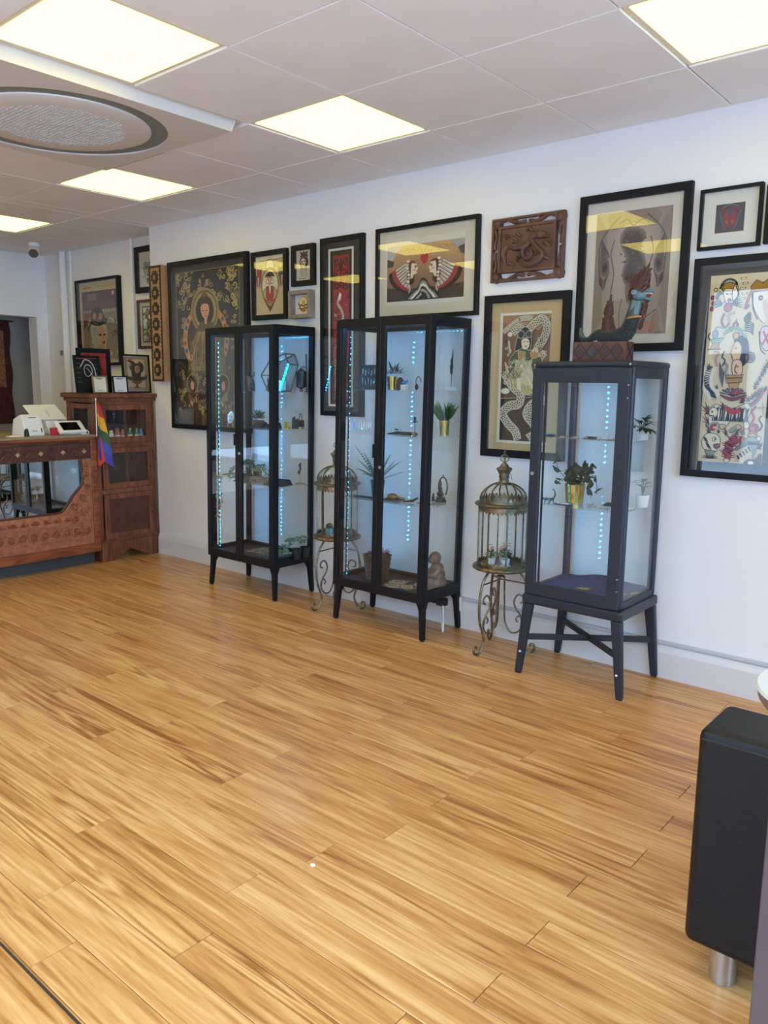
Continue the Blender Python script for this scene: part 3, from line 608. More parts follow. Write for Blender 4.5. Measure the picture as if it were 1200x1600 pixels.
def a_eleph(A):
    A.k = 1.7
    A.grad(lambda t: [(t*.28,0),(1-t*.28,0),(1-t*.3,1-t*.05),(t*.3,1-t*.05)], '#8d7a6e', '#a8958a', 8)
    A.P(smooth([(.16,.98),(.5,1),(.85,.97),(.78,.86),(.5,.9),(.24,.86)],4,True), '#8a776c')
    A.P([(0,.0),(.16,.0),(.10,.5),(.16,.86),(0,1)], '#86756a'); A.P([(1,0),(.86,0),(.92,.5),(.85,.86),(1,1)], '#86756a')
    A.P([(.02,.02),(.98,.02),(.9,.22),(.6,.3),(.3,.28)], '#9a877a')
    for (k, c) in ((0,'#7d6c63'),(1,'#6a5b55'),(2,'#574a48'),(3,'#473d3d')):
        d = .018*k; A.P(smooth([(.33+d,.80-d),(.42,.87-d),(.58,.86-d),(.68-d,.80-d),(.62-d,.70),(.70-d,.58),(.66-d,.46+d),(.56,.38+d),(.44,.40+d),(.38+d,.50),(.42+d,.62),(.36+d,.70)],4,True), c)
    A.P(smooth([(.44,.40),(.56,.38),(.58,.30),(.52,.24),(.46,.28)],4,True), '#6f6058')
    rg = random.Random(4)
    for i in range(40):
        u, v = rg.uniform(.36,.66), rg.uniform(.42,.84); A.S([(u,v),(u+rg.uniform(-.05,.05),v+rg.uniform(-.015,.015))], .008, rg.choice(('#332c2d','#5d504d','#7a6a62')))
    for s_ in (-1,1):
        X = lambda u: .5+s_*u
        for (r_, c) in ((.085,'#7a695f'),(.07,'#5f524c'),(.045,'#3a3232')): A.E(X(.36),.56,r_*.8,r_*.95,c)
        A.E(X(.36),.565,.03,.024,'#1c1818'); A.E(X(.37),.58,.006,.004,'#8a7e76')
        for i in range(9): A.S(smooth([(X(.30+.015*i),.64-.006*i),(X(.34+.008*i),.70+.01*i),(X(.42),.66+.012*i)],4), .006, '#4d423f')
        for i in range(7): A.S(smooth([(X(.29+.01*i),.52-.012*i),(X(.36),.46-.014*i),(X(.43),.5-.01*i)],4), .006, '#4d423f')
        A.S(smooth([(X(.24),.78),(X(.28),.66),(X(.23),.5),(X(.26),.3),(X(.20),.05)],5), .009, '#5a4d48'); A.S(smooth([(X(.18),.96),(X(.34),.86),(X(.44),.74),(X(.43),.5)],5), .009, '#4f4440')
        A.S(smooth([(X(.10),.30),(X(.13),.18),(X(.11),.02)],4), .008, '#6a5a52')
    A.S(smooth([(.3,.9),(.42,.93),(.5,.88),(.62,.92),(.72,.88)],4), .008, '#4f4440')
    for i in range(5): A.S([(.70+.02*i,.12+.01*i),(.80+.015*i,.17+.006*i)], .005, '#3a3232')
    A.P(smooth([(.6,.02),(.66,.09),(.8,.1),(.86,.04),(.8,.01)],4,True), '#a8786a')
def a_smallred(A):
    A.P(smooth([(.14,.75),(.3,.9),(.5,.93),(.7,.9),(.86,.75),(.8,.4),(.66,.1),(.34,.1),(.2,.4)],4,True), '#5a2e34'); A.S(smooth([(.14,.75),(.22,.45),(.34,.1)],4), .06, '#3f5a6c'); A.S(smooth([(.86,.75),(.78,.45),(.66,.1)],4), .06, '#3f5a6c')
    A.P(smooth([(.32,.7),(.42,.82),(.48,.6),(.46,.25),(.36,.3),(.3,.5)],4,True), '#8e3036'); A.P(smooth([(.68,.7),(.58,.82),(.54,.6),(.56,.25),(.66,.3),(.72,.5)],4,True), '#8e3036'); A.E(.5,.72,.12,.10,'#3c4a58'); A.E(.4,.35,.05,.05,'#b04a48'); A.E(.6,.35,.05,.05,'#b04a48'); A.S(smooth([(.2,.85),(.5,.98),(.8,.85)],4), .04, '#4f6a7c')
def a_flash(A):
    A.k = 1.5; A.ol = '#332c28'; A.olw = .007
    # tattoo flash sheet: motifs in u,v of a .27 x .81 m sheet (about .34 shown on the right is cut by the view)
    rg = random.Random(11); BK, RD, GD, CR, FL, BL, GY = '#2b2724','#a83236','#a87c30','#e6d8bc','#d9b48c','#8a94ac','#8f9a90'
    def wing(x, y, s_, L, c):
        for i in range(7):
            a = math.radians(200-14*i) if s_ < 0 else math.radians(-20+14*i); q = L*(1-.07*i)
            A.S([(x,y),(x+math.cos(a)*q, y+math.sin(a)*q*A.asp)], .022, c if i%2 else '#4a4a55', taper=True)
    # couple with helmets
    A.E(.16,.89,.07,col=BK); A.E(.19,.875,.055,.026,FL); A.E(.29,.945,.13,.035,GY); A.S(smooth([(.15,.93),(.25,.975),(.38,.965),(.42,.93)],5), .02, BK); A.E(.30,.93,.11,.03,GD); A.P(smooth([(.22,.925),(.38,.92),(.36,.87),(.30,.845),(.24,.87)],4,True), '#e2cfb4')
    A.S([(.25,.90),(.29,.90)], .012, BK); A.S([(.32,.90),(.35,.90)], .012, BK); A.E(.31,.868,.025,.008,RD); A.E(.40,.90,.05,.045,CR); A.S(smooth([(.40,.94),(.44,.9),(.40,.86)],4), .012, BK)
    A.E(.09,.925,.03,col='#d9b06a'); wing(.2,.845,-1,.20,BL); wing(.36,.845,1,.19,'#5f6a5a'); A.E(.30,.83,.06,.025,RD); A.S(smooth([(.25,.80),(.22,.76),(.27,.725),(.34,.75),(.32,.79),(.42,.80)],6), .035, '#b58a78'); A.S(smooth([(.25,.80),(.22,.76),(.27,.725),(.34,.75)],6), .010, BK)
    for i in range(3): A.E(.05+.02*(i%2),.885-.03*i,.03,.011,RD)
    for i in range(5): A.S([(.46+.03*(i%2),.975-.026*i),(.55+.03*(i%2),.978-.026*i)], .022, '#6f675c'); A.S([(.475+.03*(i%2),.975-.026*i),(.535+.03*(i%2),.978-.026*i)], .012, CR)
    A.flame(.44,.735,.07,RD,rg,5); A.E(.44,.735,.045,.016,RD); A.E(.44,.735,.015,.007,CR)
    # elephant head with crown
    A.P(smooth([(.66,.92),(.82,.95),(.98,.92),(.98,.80),(.86,.74),(.72,.80),(.66,.86)],4,True), '#dcd0bc'); A.P([(.62,.93),(.70,.965),(.80,.945),(.90,.975),(.99,.95),(.98,.91),(.64,.90)], GD); A.S(smooth([(.66,.92),(.60,.87),(.57,.82),(.62,.84)],5), .035, '#a86a5a')
    A.E(.78,.87,.03,.012,BK); A.E(.78,.87,.018,.006,CR); A.S(smooth([(.84,.86),(.88,.80),(.92,.76),(.88,.72),(.82,.735)],5), .05, '#cdb8a4'); A.S(smooth([(.66,.9),(.68,.82),(.76,.76)],4), .012, BK); A.P(smooth([(.56,.77),(.64,.80),(.66,.76),(.6,.74)],4,True), '#4a443e')
    for i in range(6): A.S(smooth([(.58,.745-.008*i),(.66,.75-.01*i),(.72,.73-.01*i)],3), .010, BK)
    A.P(smooth([(.84,.72),(.98,.71),(.99,.62),(.9,.60),(.82,.66)],4,True), '#d2b4ae'); A.S([(.86,.70),(.96,.63)], .02, RD); A.S([(.96,.70),(.86,.63)], .02, RD); A.S(smooth([(.8,.7),(.84,.61),(.92,.58)],4), .012, BK)
    # oil lamp
    A.P([(.04,.665),(.28,.672),(.22,.645),(.10,.643)], GY); A.P([(.10,.645),(.20,.645),(.22,.61),(.06,.61)], '#b5844e'); A.E(.13,.69,.045,.022,BL); A.S(smooth([(.12,.71),(.16,.73),(.26,.72)],4), .018, GY); A.S([(.03,.61),(.24,.612)], .01, BK); A.S(smooth([(.06,.66),(.02,.68),(.05,.70)],4), .012, BK)
    A.E(.38,.715,.035,.012,'#b5502e'); A.S(smooth([(.28,.70),(.34,.72),(.40,.73)],4), .014, '#5d7a52')
    # profile woman with crown on pedestal
    A.P(smooth([(.44,.66),(.58,.68),(.66,.63),(.66,.55),(.58,.52),(.52,.56),(.5,.62)],4,True), '#23211f'); A.P(smooth([(.44,.64),(.50,.65),(.56,.62),(.55,.56),(.5,.545),(.44,.55),(.42,.575),(.395,.585),(.415,.61)],4,True), FL); A.S(smooth([(.26,.685),(.36,.71),(.46,.72),(.56,.70)],5), .035, '#7d8f72'); A.S(smooth([(.46,.68),(.55,.69),(.62,.67)],4), .03, GY)
    A.E(.46,.68,.045,.018,'#d9a85c'); A.S([(.45,.612),(.49,.615)], .010, BK); A.S([(.41,.567),(.44,.567)], .008, '#8e3a34'); A.P(smooth([(.44,.545),(.56,.55),(.60,.50),(.56,.46),(.46,.47)],4,True), FL); A.S(smooth([(.5,.53),(.48,.50),(.52,.48)],4), .010, BK); A.S([(.50,.515),(.54,.52)], .010, BK)
    A.S(smooth([(.30,.54),(.36,.52),(.34,.48),(.40,.47)],5), .03, '#8f8578'); A.S(smooth([(.30,.60),(.27,.57),(.32,.55),(.28,.52)],5), .014, BK)
    A.E(.70,.565,.075,.028,'#8d7a64')
    for i in range(5): A.S(smooth([(.65,.575-.008*i),(.70,.58-.006*i),(.76,.572-.008*i)],3), .008, BK)
    A.P([(.34,.47),(.62,.475),(.60,.435),(.37,.43)], GD); A.S([(.36,.455),(.60,.46)], .012, BK); A.P([(.40,.43),(.57,.432),(.55,.395),(.43,.395)], '#b98a3e'); A.P([(.36,.397),(.62,.40),(.58,.383),(.40,.383)], GY)
    for i in range(7):
        a = math.radians(20+140*i/6); A.P(smooth([(.48-.03,.365),(.48+.17*math.cos(a)-.01,.365+.05*math.sin(a)*.8),(.48+.22*math.cos(a),.368+.030*math.sin(a)),(.48+.03,.362)],3,True), '#a23840' if i%2 else '#b84a4e')
    A.P(smooth([(.28,.368),(.48,.335),(.70,.37),(.48,.352)],4,True), '#8e2c34')
    # climbing tiger at left
    tg = smooth([(.10,.52),(.06,.46),(.08,.41),(.16,.38),(.20,.35)],6); A.S(tg, .13, '#d5cdbc')
    for i in range(len(tg)-1): A.S([(tg[i][0]-.05,tg[i][1]+.004),(tg[i][0]+.04,tg[i][1]-.004)], .011, BK)
    A.flame(.08,.50,.09,RD,rg,5); A.flame(.22,.40,.07,RD,rg,4); A.S(smooth([(.2,.52),(.17,.56),(.22,.59),(.14,.60)],5), .02, '#b5807a')
    for i in range(6): A.S([(.24+.015*i,.54-.01*i),(.26+.01*i,.46-.01*i)], .012, ('#6f675c',BK)[i%2])
    # right-hand flames
    for k in range(7): A.flame(.80+.03*k,.40+.022*k,.08,'#b5565a',rg,5,.1)
    for k in range(5): A.flame(.72+.05*k,.335+.012*k,.09,RD,rg,4,.25)
    # big walking tiger
    A.flame(.10,.26,.14,RD,rg,8,-.2); A.flame(.12,.20,.12,'#b84a4e',rg,6,-.3)
    A.P(smooth([(.16,.30),(.26,.315),(.40,.285),(.55,.30),(.72,.325),(.78,.29),(.74,.24),(.78,.20),(.70,.19),(.66,.24),(.5,.235),(.42,.20),(.30,.19),(.28,.22),(.16,.20),(.13,.25)],5,True), '#d9cbb0')
    for i in range(22):
        u = .20+.026*i; A.S(smooth([(u,.305-.010*abs(math.sin(i))),(u+.02*math.sin(i*1.7),.265),(u-.01,.225)],3), .014, BK)
    A.S(smooth([(.38,.30),(.5,.275),(.62,.29)],5), .05, RD); A.flame(.34,.295,.08,RD,rg,5); A.flame(.62,.325,.10,RD,rg,6,.3); A.S(smooth([(.76,.31),(.86,.34),(.94,.39),(1,.41)],5), .04, BK); A.S(smooth([(.78,.315),(.88,.345),(.96,.395)],5), .02, RD)
    A.E(.20,.27,.07,.028,'#e0d0b0'); A.E(.18,.275,.014,.006,BK); A.S([(.15,.255),(.22,.25)], .012, BK); A.E(.12,.20,.03,.012,'#8f7a64'); A.E(.36,.195,.05,.014,'#d9b894'); A.E(.60,.195,.05,.014,'#d9b894')
    # orb with fire at right
    A.E(.84,.19,.08,.028,RD); A.E(.83,.19,.045,.016,'#c05a52'); A.S(smooth([(.80,.21),(.84,.25),(.80,.28),(.86,.31)],5), .025, RD); A.S(smooth([(.93,.18),(.96,.21),(.91,.24),(.94,.26)],5), .016, BK); A.E(.83,.155,.07,.022,GD); A.E(.83,.148,.055,.016,'#d9a85c'); A.S([(.88,.30),(.99,.305)], .02, '#8a8a4a'); A.S([(.95,.33),(.97,.26)], .012, '#8a8a4a')
    # tiger head lower left with crescent moon
    A.P(smooth([(.06,.13),(.12,.155),(.24,.155),(.32,.14),(.34,.10),(.28,.08),(.30,.06),(.16,.055),(.08,.07),(.04,.10)],4,True), '#d9cdb4')
    for i in range(8): A.S(smooth([(.06+.012*i,.135-.008*i),(.11+.01*i,.125-.008*i),(.14+.01*i,.10-.005*i)],3), .013, (BK,'#b58a3e')[i%4 == 3])
    A.E(.24,.125,.03,.012,CR); A.E(.25,.125,.012,.006,BK); A.P(smooth([(.24,.095),(.33,.10),(.33,.08),(.26,.075)],4,True), '#8e5a68'); A.P([(.10,.065),(.28,.06),(.24,.03),(.14,.03)], '#7d8f80')
    A.spiral(.22,.185,.10,.035,GY,.5,.75); A.spiral(.22,.185,.06,.03,RD,.8,.75); A.flame(.14,.16,.10,RD,rg,5); A.flame(.30,.16,.06,'#b84a4e',rg,4)
    for i in range(9):
        a = PI*i/8; A.P([(.19-.015,.018),(.19+.13*math.cos(a),.02+.022*math.sin(a)),(.19+.015,.018)], '#b53a44')
    # centre dragon smoke, palm
    q = smooth([(.50,.145),(.56,.13),(.55,.11),(.46,.10),(.50,.075),(.44,.06),(.48,.04),(.46,.02)],6); A.S(q, .075, '#a83a3e')
    for i in range(0, len(q)-1, 3): A.S([(q[i][0]+.04,q[i][1]),(q[i][0]+.12,q[i][1]+.006)], .008, BK); A.S([(q[i][0]-.04,q[i][1]),(q[i][0]-.1,q[i][1]+.008)], .008, BK)
    A.E(.52,.18,.06,.012,'#8f9a70',rot=.6); A.S(smooth([(.46,.17),(.56,.20),(.58,.17),(.52,.155)],5), .02, GY); A.E(.46,.012,.05,.012,'#d9cdb4')
    A.flame(.42,.155,.09,'#b5804a',rg,4,-.3); A.flame(.58,.155,.07,'#b5804a',rg,4,.3); A.flame(.68,.155,.09,RD,rg,5); A.E(.68,.125,.05,.022,RD)
    # armoured figure lower right
    A.P(smooth([(.72,.13),(.84,.15),(.94,.12),(.90,.08),(.80,.07),(.74,.10)],4,True), '#8f968c'); A.P([(.72,.13),(.58,.08),(.60,.07),(.76,.10)], '#6f7a72'); A.S([(.80,.09),(.72,.05),(.62,.03)], .07, '#c9c0ae')
    for i in range(5): A.S([(.78-.04*i,.092-.012*i),(.82-.04*i,.072-.012*i)], .02, BK)
    A.S([(.88,.08),(.86,.02)], .05, '#7d8a80', taper=True); A.E(.93,.14,.035,.013,'#d9cdb4'); A.flame(.94,.085,.10,RD,rg,5,.2)
    for i in range(14): A.S([(.76+.012*i,.125-.004*(i%3)),(.78+.012*i,.105)], .008, BK)
    A.P(smooth([(.74,.0),(.80,.025),(.90,.03),(.98,.06),(.99,.0)],4,True), '#4a3a2e'); A.E(.84,.008,.05,.012,'#e2dccc')
def a_poster(A):
    rg = random.Random(21)
    A.P([(.04,.02),(.96,.02),(.96,.90),(.04,.90)], '#5c3640'); A.P([(.04,.02),(.96,.02),(.96,.66),(.04,.66)], '#8a7a66')
    for i in range(40):
        u, v = rg.uniform(.06,.92), rg.uniform(.04,.62); A.S(smooth([(u,v),(u+rg.uniform(-.06,.06),v+.03),(u+rg.uniform(-.08,.08),v+.06)],3), .014, rg.choice(('#c9bda4','#54483e','#6e2f30','#d2c8b4','#3c362f')))
    A.P([(.05,.40),(.3,.62),(.26,.66),(.05,.66)], '#6e2f30')
    for i in range(19): A.S([(.10+.042*i,.68),(.10+.042*i,.75+.02*(i%3))], .016, '#7d5560')
    for i in range(5): A.S([(.18,.86-.018*i),(.42,.862-.018*i)], .008, '#a8988a')
    A.E(.86,.855,.035,.028,'#b9b48a'); A.S([(.05,.95),(.30,.95)], .018, '#b0653e'); A.S([(.45,.95),(.93,.955)], .008, '#8a7a5c')
    for i in range(12): A.S(smooth([(.08+.07*i,.63),(.11+.07*i,.66),(.12+.07*i,.62)],3), .012, '#c9b8a4')
    A.P(smooth([(.28,.46),(.24,.36),(.30,.20),(.26,.08),(.4,.02),(.66,.02),(.64,.2),(.68,.36),(.62,.46)],4,True), '#b9b5ac')
    for i in range(9): A.S(smooth([(.30+.012*i,.44),(.30+.02*i,.25),(.34+.016*i,.05)],4), .006, '#8d887e')
    A.P(smooth([(.44,.43),(.58,.44),(.64,.36),(.64,.28),(.60,.20),(.52,.17),(.45,.24)],4,True), '#c79a78'); A.P([(.44,.22),(.60,.22),(.62,.02),(.40,.02)], '#b98a6a')
    A.E(.49,.335,.035,.014,'#2a2220'); A.E(.60,.335,.03,.014,'#2a2220'); A.P(smooth([(.54,.24),(.60,.255),(.62,.235),(.57,.215)],3,True), '#8e2f30'); A.S([(.555,.33),(.57,.28),(.59,.275)], .010, '#8e6a50')
    A.P(smooth([(.20,.44),(.30,.50),(.5,.47),(.66,.50),(.70,.53),(.64,.55),(.60,.58),(.56,.66),(.44,.70),(.30,.66),(.26,.54),(.17,.42),(.2,.38)],4,True), '#33282a'); A.E(.36,.58,.05,.045,'#b07a4e'); A.E(.52,.57,.05,.045,'#b5804e'); A.E(.45,.53,.04,.03,'#7a3a48'); A.S(smooth([(.24,.50),(.45,.46),(.68,.50)],4), .03, '#2a2022')
def a_lion(A):
    A.P(smooth([(.2,.70),(.35,.74),(.5,.70),(.65,.74),(.8,.70),(.85,.5),(.7,.3),(.6,.12),(.5,.08),(.4,.12),(.3,.3),(.15,.5)],4,True), '#8d8882'); rg = random.Random(6)
    for i in range(40):
        u, v = rg.uniform(.2,.8), rg.uniform(.15,.72); A.S(smooth([(u,v),(u+rg.uniform(-.08,.08),v-.04),(u+rg.uniform(-.1,.1),v-.09)],3), .02, rg.choice(('#3a3634','#c9c4bc','#5d5854')))
    A.E(.38,.56,.07,.035,'#2a2624'); A.E(.62,.56,.07,.035,'#2a2624'); A.E(.5,.30,.14,.08,'#c9c4be'); A.E(.5,.34,.08,.03,'#2a2624'); A.E(.5,.22,.10,.05,'#4a4542'); A.E(.18,.3,.12,.06,'#b5b0aa')
def a_bw(A):
    A.P([(.06,.05),(.94,.05),(.94,.95),(.06,.95)], '#2a2826'); A.P([(.11,.08),(.89,.08),(.89,.92),(.11,.92)], '#cfcabc'); rg = random.Random(8)
    A.scrolls((.14,.86,.1,.9), 110, .06, .022, ['#2a2826','#3a3734'], rg); A.P(smooth([(.38,.72),(.5,.86),(.62,.72),(.66,.62),(.5,.58),(.34,.62)],4,True), '#2a2826'); A.E(.5,.68,.10,.05,'#cfcabc'); A.P(smooth([(.4,.58),(.6,.58),(.7,.35),(.66,.12),(.34,.12),(.30,.35)],4,True), '#5a5650'); A.scrolls((.34,.66,.14,.56), 20, .05, .02, ['#cfcabc','#23211f'], rg)
def a_urn(A):
    A.grad(lambda t: [(.06+.1*t,.06+.05*t),(.94-.1*t,.06+.05*t),(.94-.1*t,.97-.06*t),(.06+.1*t,.97-.06*t)], '#8d6d50', '#bfa287', 6)
    A.P([(.36,.34),(.64,.34),(.74,.26),(.60,.20),(.40,.20),(.28,.26)], '#6a4a36'); A.P([(.46,.20),(.54,.20),(.56,.12),(.68,.09),(.32,.09),(.44,.12)], '#5a3d2e'); A.P([(.14,.42),(.86,.42),(.92,.36),(.78,.30),(.22,.30),(.08,.36)], '#3f332c'); A.P(smooth([(.08,.36),(.02,.44),(.14,.46)],3,True), '#4a3c34'); A.P(smooth([(.92,.36),(.98,.44),(.86,.46)],3,True), '#4a3c34')
    A.P(smooth([(.30,.44),(.40,.42),(.66,.42),(.70,.52),(.80,.60),(.82,.76),(.70,.84),(.52,.80),(.40,.86),(.22,.92),(.16,.86),(.30,.80),(.22,.68),(.30,.56)],4,True), '#33281f'); A.P(smooth([(.46,.72),(.60,.74),(.68,.64),(.62,.54),(.48,.52),(.44,.6)],4,True), '#a87452'); A.E(.60,.66,.03,.016,'#241c18'); A.S([(.56,.56),(.62,.57)], .02, '#6a2e28'); A.S(smooth([(.2,.9),(.3,.94),(.36,.9)],4), .03, '#6a4a36'); A.spiral(.26,.72,.1,.03,'#6a5040'); A.spiral(.66,.80,.08,.03,'#5a4436'); A.E(.5,.48,.12,.03,'#4a3a30')
def a_redpic(A):
    A.E(.5,.25,.46,.46,'#7d2420'); A.E(.5,.22,.38,.38,'#963a30'); A.P(smooth([(.38,.5),(.5,.58),(.64,.5),(.72,.3),(.7,.05),(.3,.05),(.3,.3)],4,True), '#231d1d'); A.E(.5,.36,.14,.12,'#d8d0c8'); A.E(.45,.38,.04,.03,'#231d1d'); A.E(.55,.38,.04,.03,'#231d1d'); A.E(.5,.29,.03,.015,'#a83236')
def a_board(A):
    A.S([(.08,.94),(.9,.94)], .03, '#7d4a3c')
    for k in range(5): A.S([(.06,.80-.13*k),(.24,.80-.13*k)], .008, '#8f8f90'); A.S([(.72,.78-.13*k),(.93,.78-.13*k)], .008, '#6f6f70')
    A.S(smooth([(.22,.70),(.34,.82),(.42,.90),(.60,.88),(.76,.74),(.82,.55),(.84,.40)],6), .028, '#d4d4d4'); A.S(smooth([(.38,.66),(.46,.76),(.62,.74),(.70,.58),(.6,.48)],6), .026, '#c4c4c6'); A.S(smooth([(.36,.66),(.40,.50),(.5,.44),(.66,.50)],6), .020, '#c4c4c6'); A.S([(.48,.68),(.70,.48)], .020, '#b4b4b6')
def a_card(A):
    A.S([(.2,.93),(.8,.93)], .045, '#3a3836'); A.S([(.35,.86),(.65,.86)], .035, '#5a5856'); A.S([(.3,.10),(.7,.10)], .03, '#5a5856')

# pictures on the display wall
picture('framed_deity_painting','large black framed gold-on-black seated deity painting, leftmost big picture behind the first cabinet',-5.262,-4.34,1.034,2.272,.035,K['fblack'],PKg,(-5.19,-4.45,1.10,2.193),a_thangka,bg='#26231f',depth=.036)
picture('framed_captain_print','narrow black framed print of a captain in red between two flags',-4.302,-3.95,1.808,2.255,.032,K['fblack'],PT,(-4.275,-3.98,1.838,2.228),a_captain,bg='#cbb288')
picture('framed_portrait_print','small black framed portrait of a dark-haired woman above the grey box frame',-3.905,-3.695,2.004,2.26,.034,K['fblack'],PC,(-3.872,-3.73,2.038,2.228),a_port,bg='#d6ccb8')
picture('box_framed_emblem','tiny grey wooden box frame with a yellow oval emblem',-3.908,-3.708,1.80,1.975,.024,K['fgrey'],PW_,(-3.875,-3.74,1.826,1.95),a_tiny,bg='#d2ccc2',depth=.055,glass=False)
t = picture('framed_embroidered_panel','tall narrow black framed red embroidered dragon panel',-3.64,-3.277,1.184,2.275,.03,K['fblack'],PK,(-3.565,-3.382,1.258,2.194),a_red,bg='#231f1d')
MB().ring((-.121,.09,.06,1.024),(-.108,.077,.073,1.011),-.009,-.014).build('white_fillet', K['card'], t)
t = picture('framed_twin_heads_print','wide black framed print of two facing heads in feather headdresses',-3.18,-2.454,1.76,2.28,.022,K['fblack'],PCg,(-3.10,-2.553,1.862,2.172),a_heads,bg='#b58a5c')
MB().box(-.300,.267,-.0103,-.0095,.078,.45).build('paper', K['card'], t)
t = picture('framed_serpent_woman_print','black framed print with tan mount of a kimono woman among scaled serpents',-2.405,-1.905,1.005,1.853,.04,K['fblack'],PT,(-2.297,-2.012,1.095,1.748),a_geisha,bg='#5a4238')
MB().box(-.158,.143,-.0103,-.0095,.078,.755).build('paper', K['card'], t)
picture('framed_elephant_drawing','tall black framed brown pastel drawing of an elephant face',-1.874,-1.339,1.55,2.28,.036,K['fblack'],PCg,(-1.79,-1.425,1.629,2.192),a_eleph,bg='#9a877c')
picture('framed_red_abstract','small black framed square picture in a wide white mount, top right',-1.303,-1.046,1.978,2.232,.014,K['fblack'],PW_,(-1.237,-1.117,2.046,2.164),a_smallred,bg='#3a3238')
picture('framed_flash_sheet','big black framed cream sheet of tattoo designs at the right edge',-1.306,-.885,.985,1.943,.03,K['fblack'],PKg,(-1.237,-.965,1.056,1.868),a_flash,bg='#d2bf9c',depth=.036)
picture('framed_edge_picture','black frame just cut off by the right edge of the view',-1.031,-.78,1.98,2.215,.02,K['fblack'],PW_,(-.97,-.84,2.04,2.15),a_tiny,bg='#d0c8bc')
# pictures in the recess
picture('framed_poster','large black framed poster of a woman in a dark hat on the recess wall',-6.98,-6.27,1.53,2.285,.022,K['fblack'],PC,(-6.94,-6.31,1.57,2.25),a_poster,y=YR,bg='#bfa878',depth=.045)
picture('framed_lion_sketch','dark framed pencil sketch of a lion, half hidden by the wall corner',-6.02,-5.68,2.115,2.486,.045,K['fblack'],PCg,(-5.95,-5.75,2.16,2.44),a_lion,y=YR,bg='#cfc8c0')
picture('framed_linocut','brown framed black and white ornate print under the lion sketch',-6.012,-5.68,1.66,2.06,.022,K['fbrown'],PC,(-5.975,-5.717,1.695,2.025),a_bw,y=YR,bg='#c9bfa6')
# long carved strip with seven rosettes
t = thing('rosette_panel','narrow tan wooden strip with seven dark carved rosettes','wall panel',(-5.392,0,1.39))
MB().box(-.078,.078,-.055,-.001,0,.872).build('board', mat('tan_plywood','#a9815a',.6,var=.1,vscale=20), t, bevel=.002)
dk = mat('burnt_wood','#2f2622',.6); ed = MB()
ed.box(-.078,-.064,-.057,-.0545,0,.872); ed.box(.064,.078,-.057,-.0545,0,.872); ed.box(-.064,.064,-.057,-.0545,.855,.872); ed.box(-.064,.064,-.057,-.0545,0,.017)
for i in range(29):
    for s_ in (-1,1): ed.prism([(s_*.064,.015+.0295*i),(s_*.054,.03+.0295*i),(s_*.064,.043+.0295*i)], lambda x,z:(x,-.057,z), lambda x,z:(x,-.0545,z))
ed.build('border', dk, t)
ro = MB(); poly = []
for i in range(24):
    a = 2*PI*i/24; r_ = .046 if i%3 else .038; poly.append((r_*math.cos(a), r_*math.sin(a)*1.12))
ro.prism(poly, lambda x,z:(x,0,z), lambda x,z:(x,-.005,z))
me_r = ro.mesh('rosette', dk); me_c = MB().ring((-.012,.012,-.015,.015),(-.006,.006,-.008,.008),-.005,-.009).mesh('rosette_eye', K['woodlight'])
for i in range(7): r_ = inst('rosette', me_r, t, (0,-.055,.088+.116*i)); inst('rosette_eye', me_c, r_)
# carved dragon relief
t = thing('carved_dragon_panel','dark carved wooden relief of a coiled dragon in a pierced frame','wood carving',(-2.163,0,1.917))
W2, H2 = .21, .32
MB().box(-.155,.155,-.028,-.004,.055,.268).build('panel', K['carved'], t, bevel=.006)
fr = MB(); fr.ring((-W2,W2,0,H2),(-W2+.012,W2-.012,.012,H2-.012),-.004,-.03); fr.ring((-.166,.166,.044,.279),(-.150,.150,.06,.263),-.004,-.035); fr.build('frame', K['carved'], t, bevel=.003)
sc = MB()
for (cx, cz) in ((-.183,.026),(.183,.026),(-.183,.294),(.183,.294)): sc.lathe([(.001,.032),(.012,.03),(.02,.024),(.026,.03),(.03,.004)],14,(0,0,0)); n_ = 14*5; sc.v[-n_:] = [(cx+v[0], -v[2], cz+v[1]) for v in sc.v[-n_:]]
for zz, sg in ((.022,1),(.298,-1)):
    for s_ in (-1,1):
        sc.tube([(s_*x,-.018-.004*math.sin(i),zz+sg*.012*math.sin(x*38)) for i, x in enumerate([.01+.0155*k for k in range(11)])],[.009,.012,.010,.008,.010,.012,.010,.008,.010,.010,.008],8)
        sc.tube([(s_*.05,-.018,zz-.016),(s_*.07,-.018,zz),(s_*.06,-.018,zz+.016)],.006,6)
for s_ in (-1,1):
    for sg in (-1,1): sc.tube([(s_*(.188+.006*math.sin(k*1.3)),-.018,.16+sg*(.006+.018*k)) for k in range(7)],[.007,.011,.009,.007,.009,.011,.008],8)
sc.build('scrollwork', K['carved'], t, smooth=True)
dr = MB()
body = smooth([(-.12,.10),(-.13,.15),(-.10,.18),(-.05,.165),(0,.17),(.03,.20),(.06,.21)],5); dr.tube([(x,-.034-.006*math.sin(i*.5),z) for i,(x,z) in enumerate(body)],[.010+.009*math.sin(PI*i/len(body)) for i in range(len(body))],8)
coil = [(.02+.045*(1-.16*k*.5)*math.cos(.6*k+2.2)*.9, .135+.045*(1-.08*k)*math.sin(.6*k+2.2)) for k in range(12)]; dr.tube([(x,-.038,z) for x,z in coil],[.013-.0008*k for k in range(12)],8)
arc = smooth([(-.02,.10),(.02,.075),(.07,.085),(.10,.12),(.06,.16),(.03,.20)],5); dr.tube([(x,-.036,z) for x,z in arc],.013,8)
for k in range(14):
    a = arc[min(len(arc)-1,k)]; dr.tube([(a[0]-.004,-.050,a[1]-.012),(a[0]+.002,-.050,a[1]+.004)],.0028,5)
dr.ell((.085,-.04,.215),(.032,.014,.02),10); dr.ell((.115,-.04,.205),(.02,.010,.010),8); dr.ell((.062,-.045,.235),(.012,.008,.008),8)
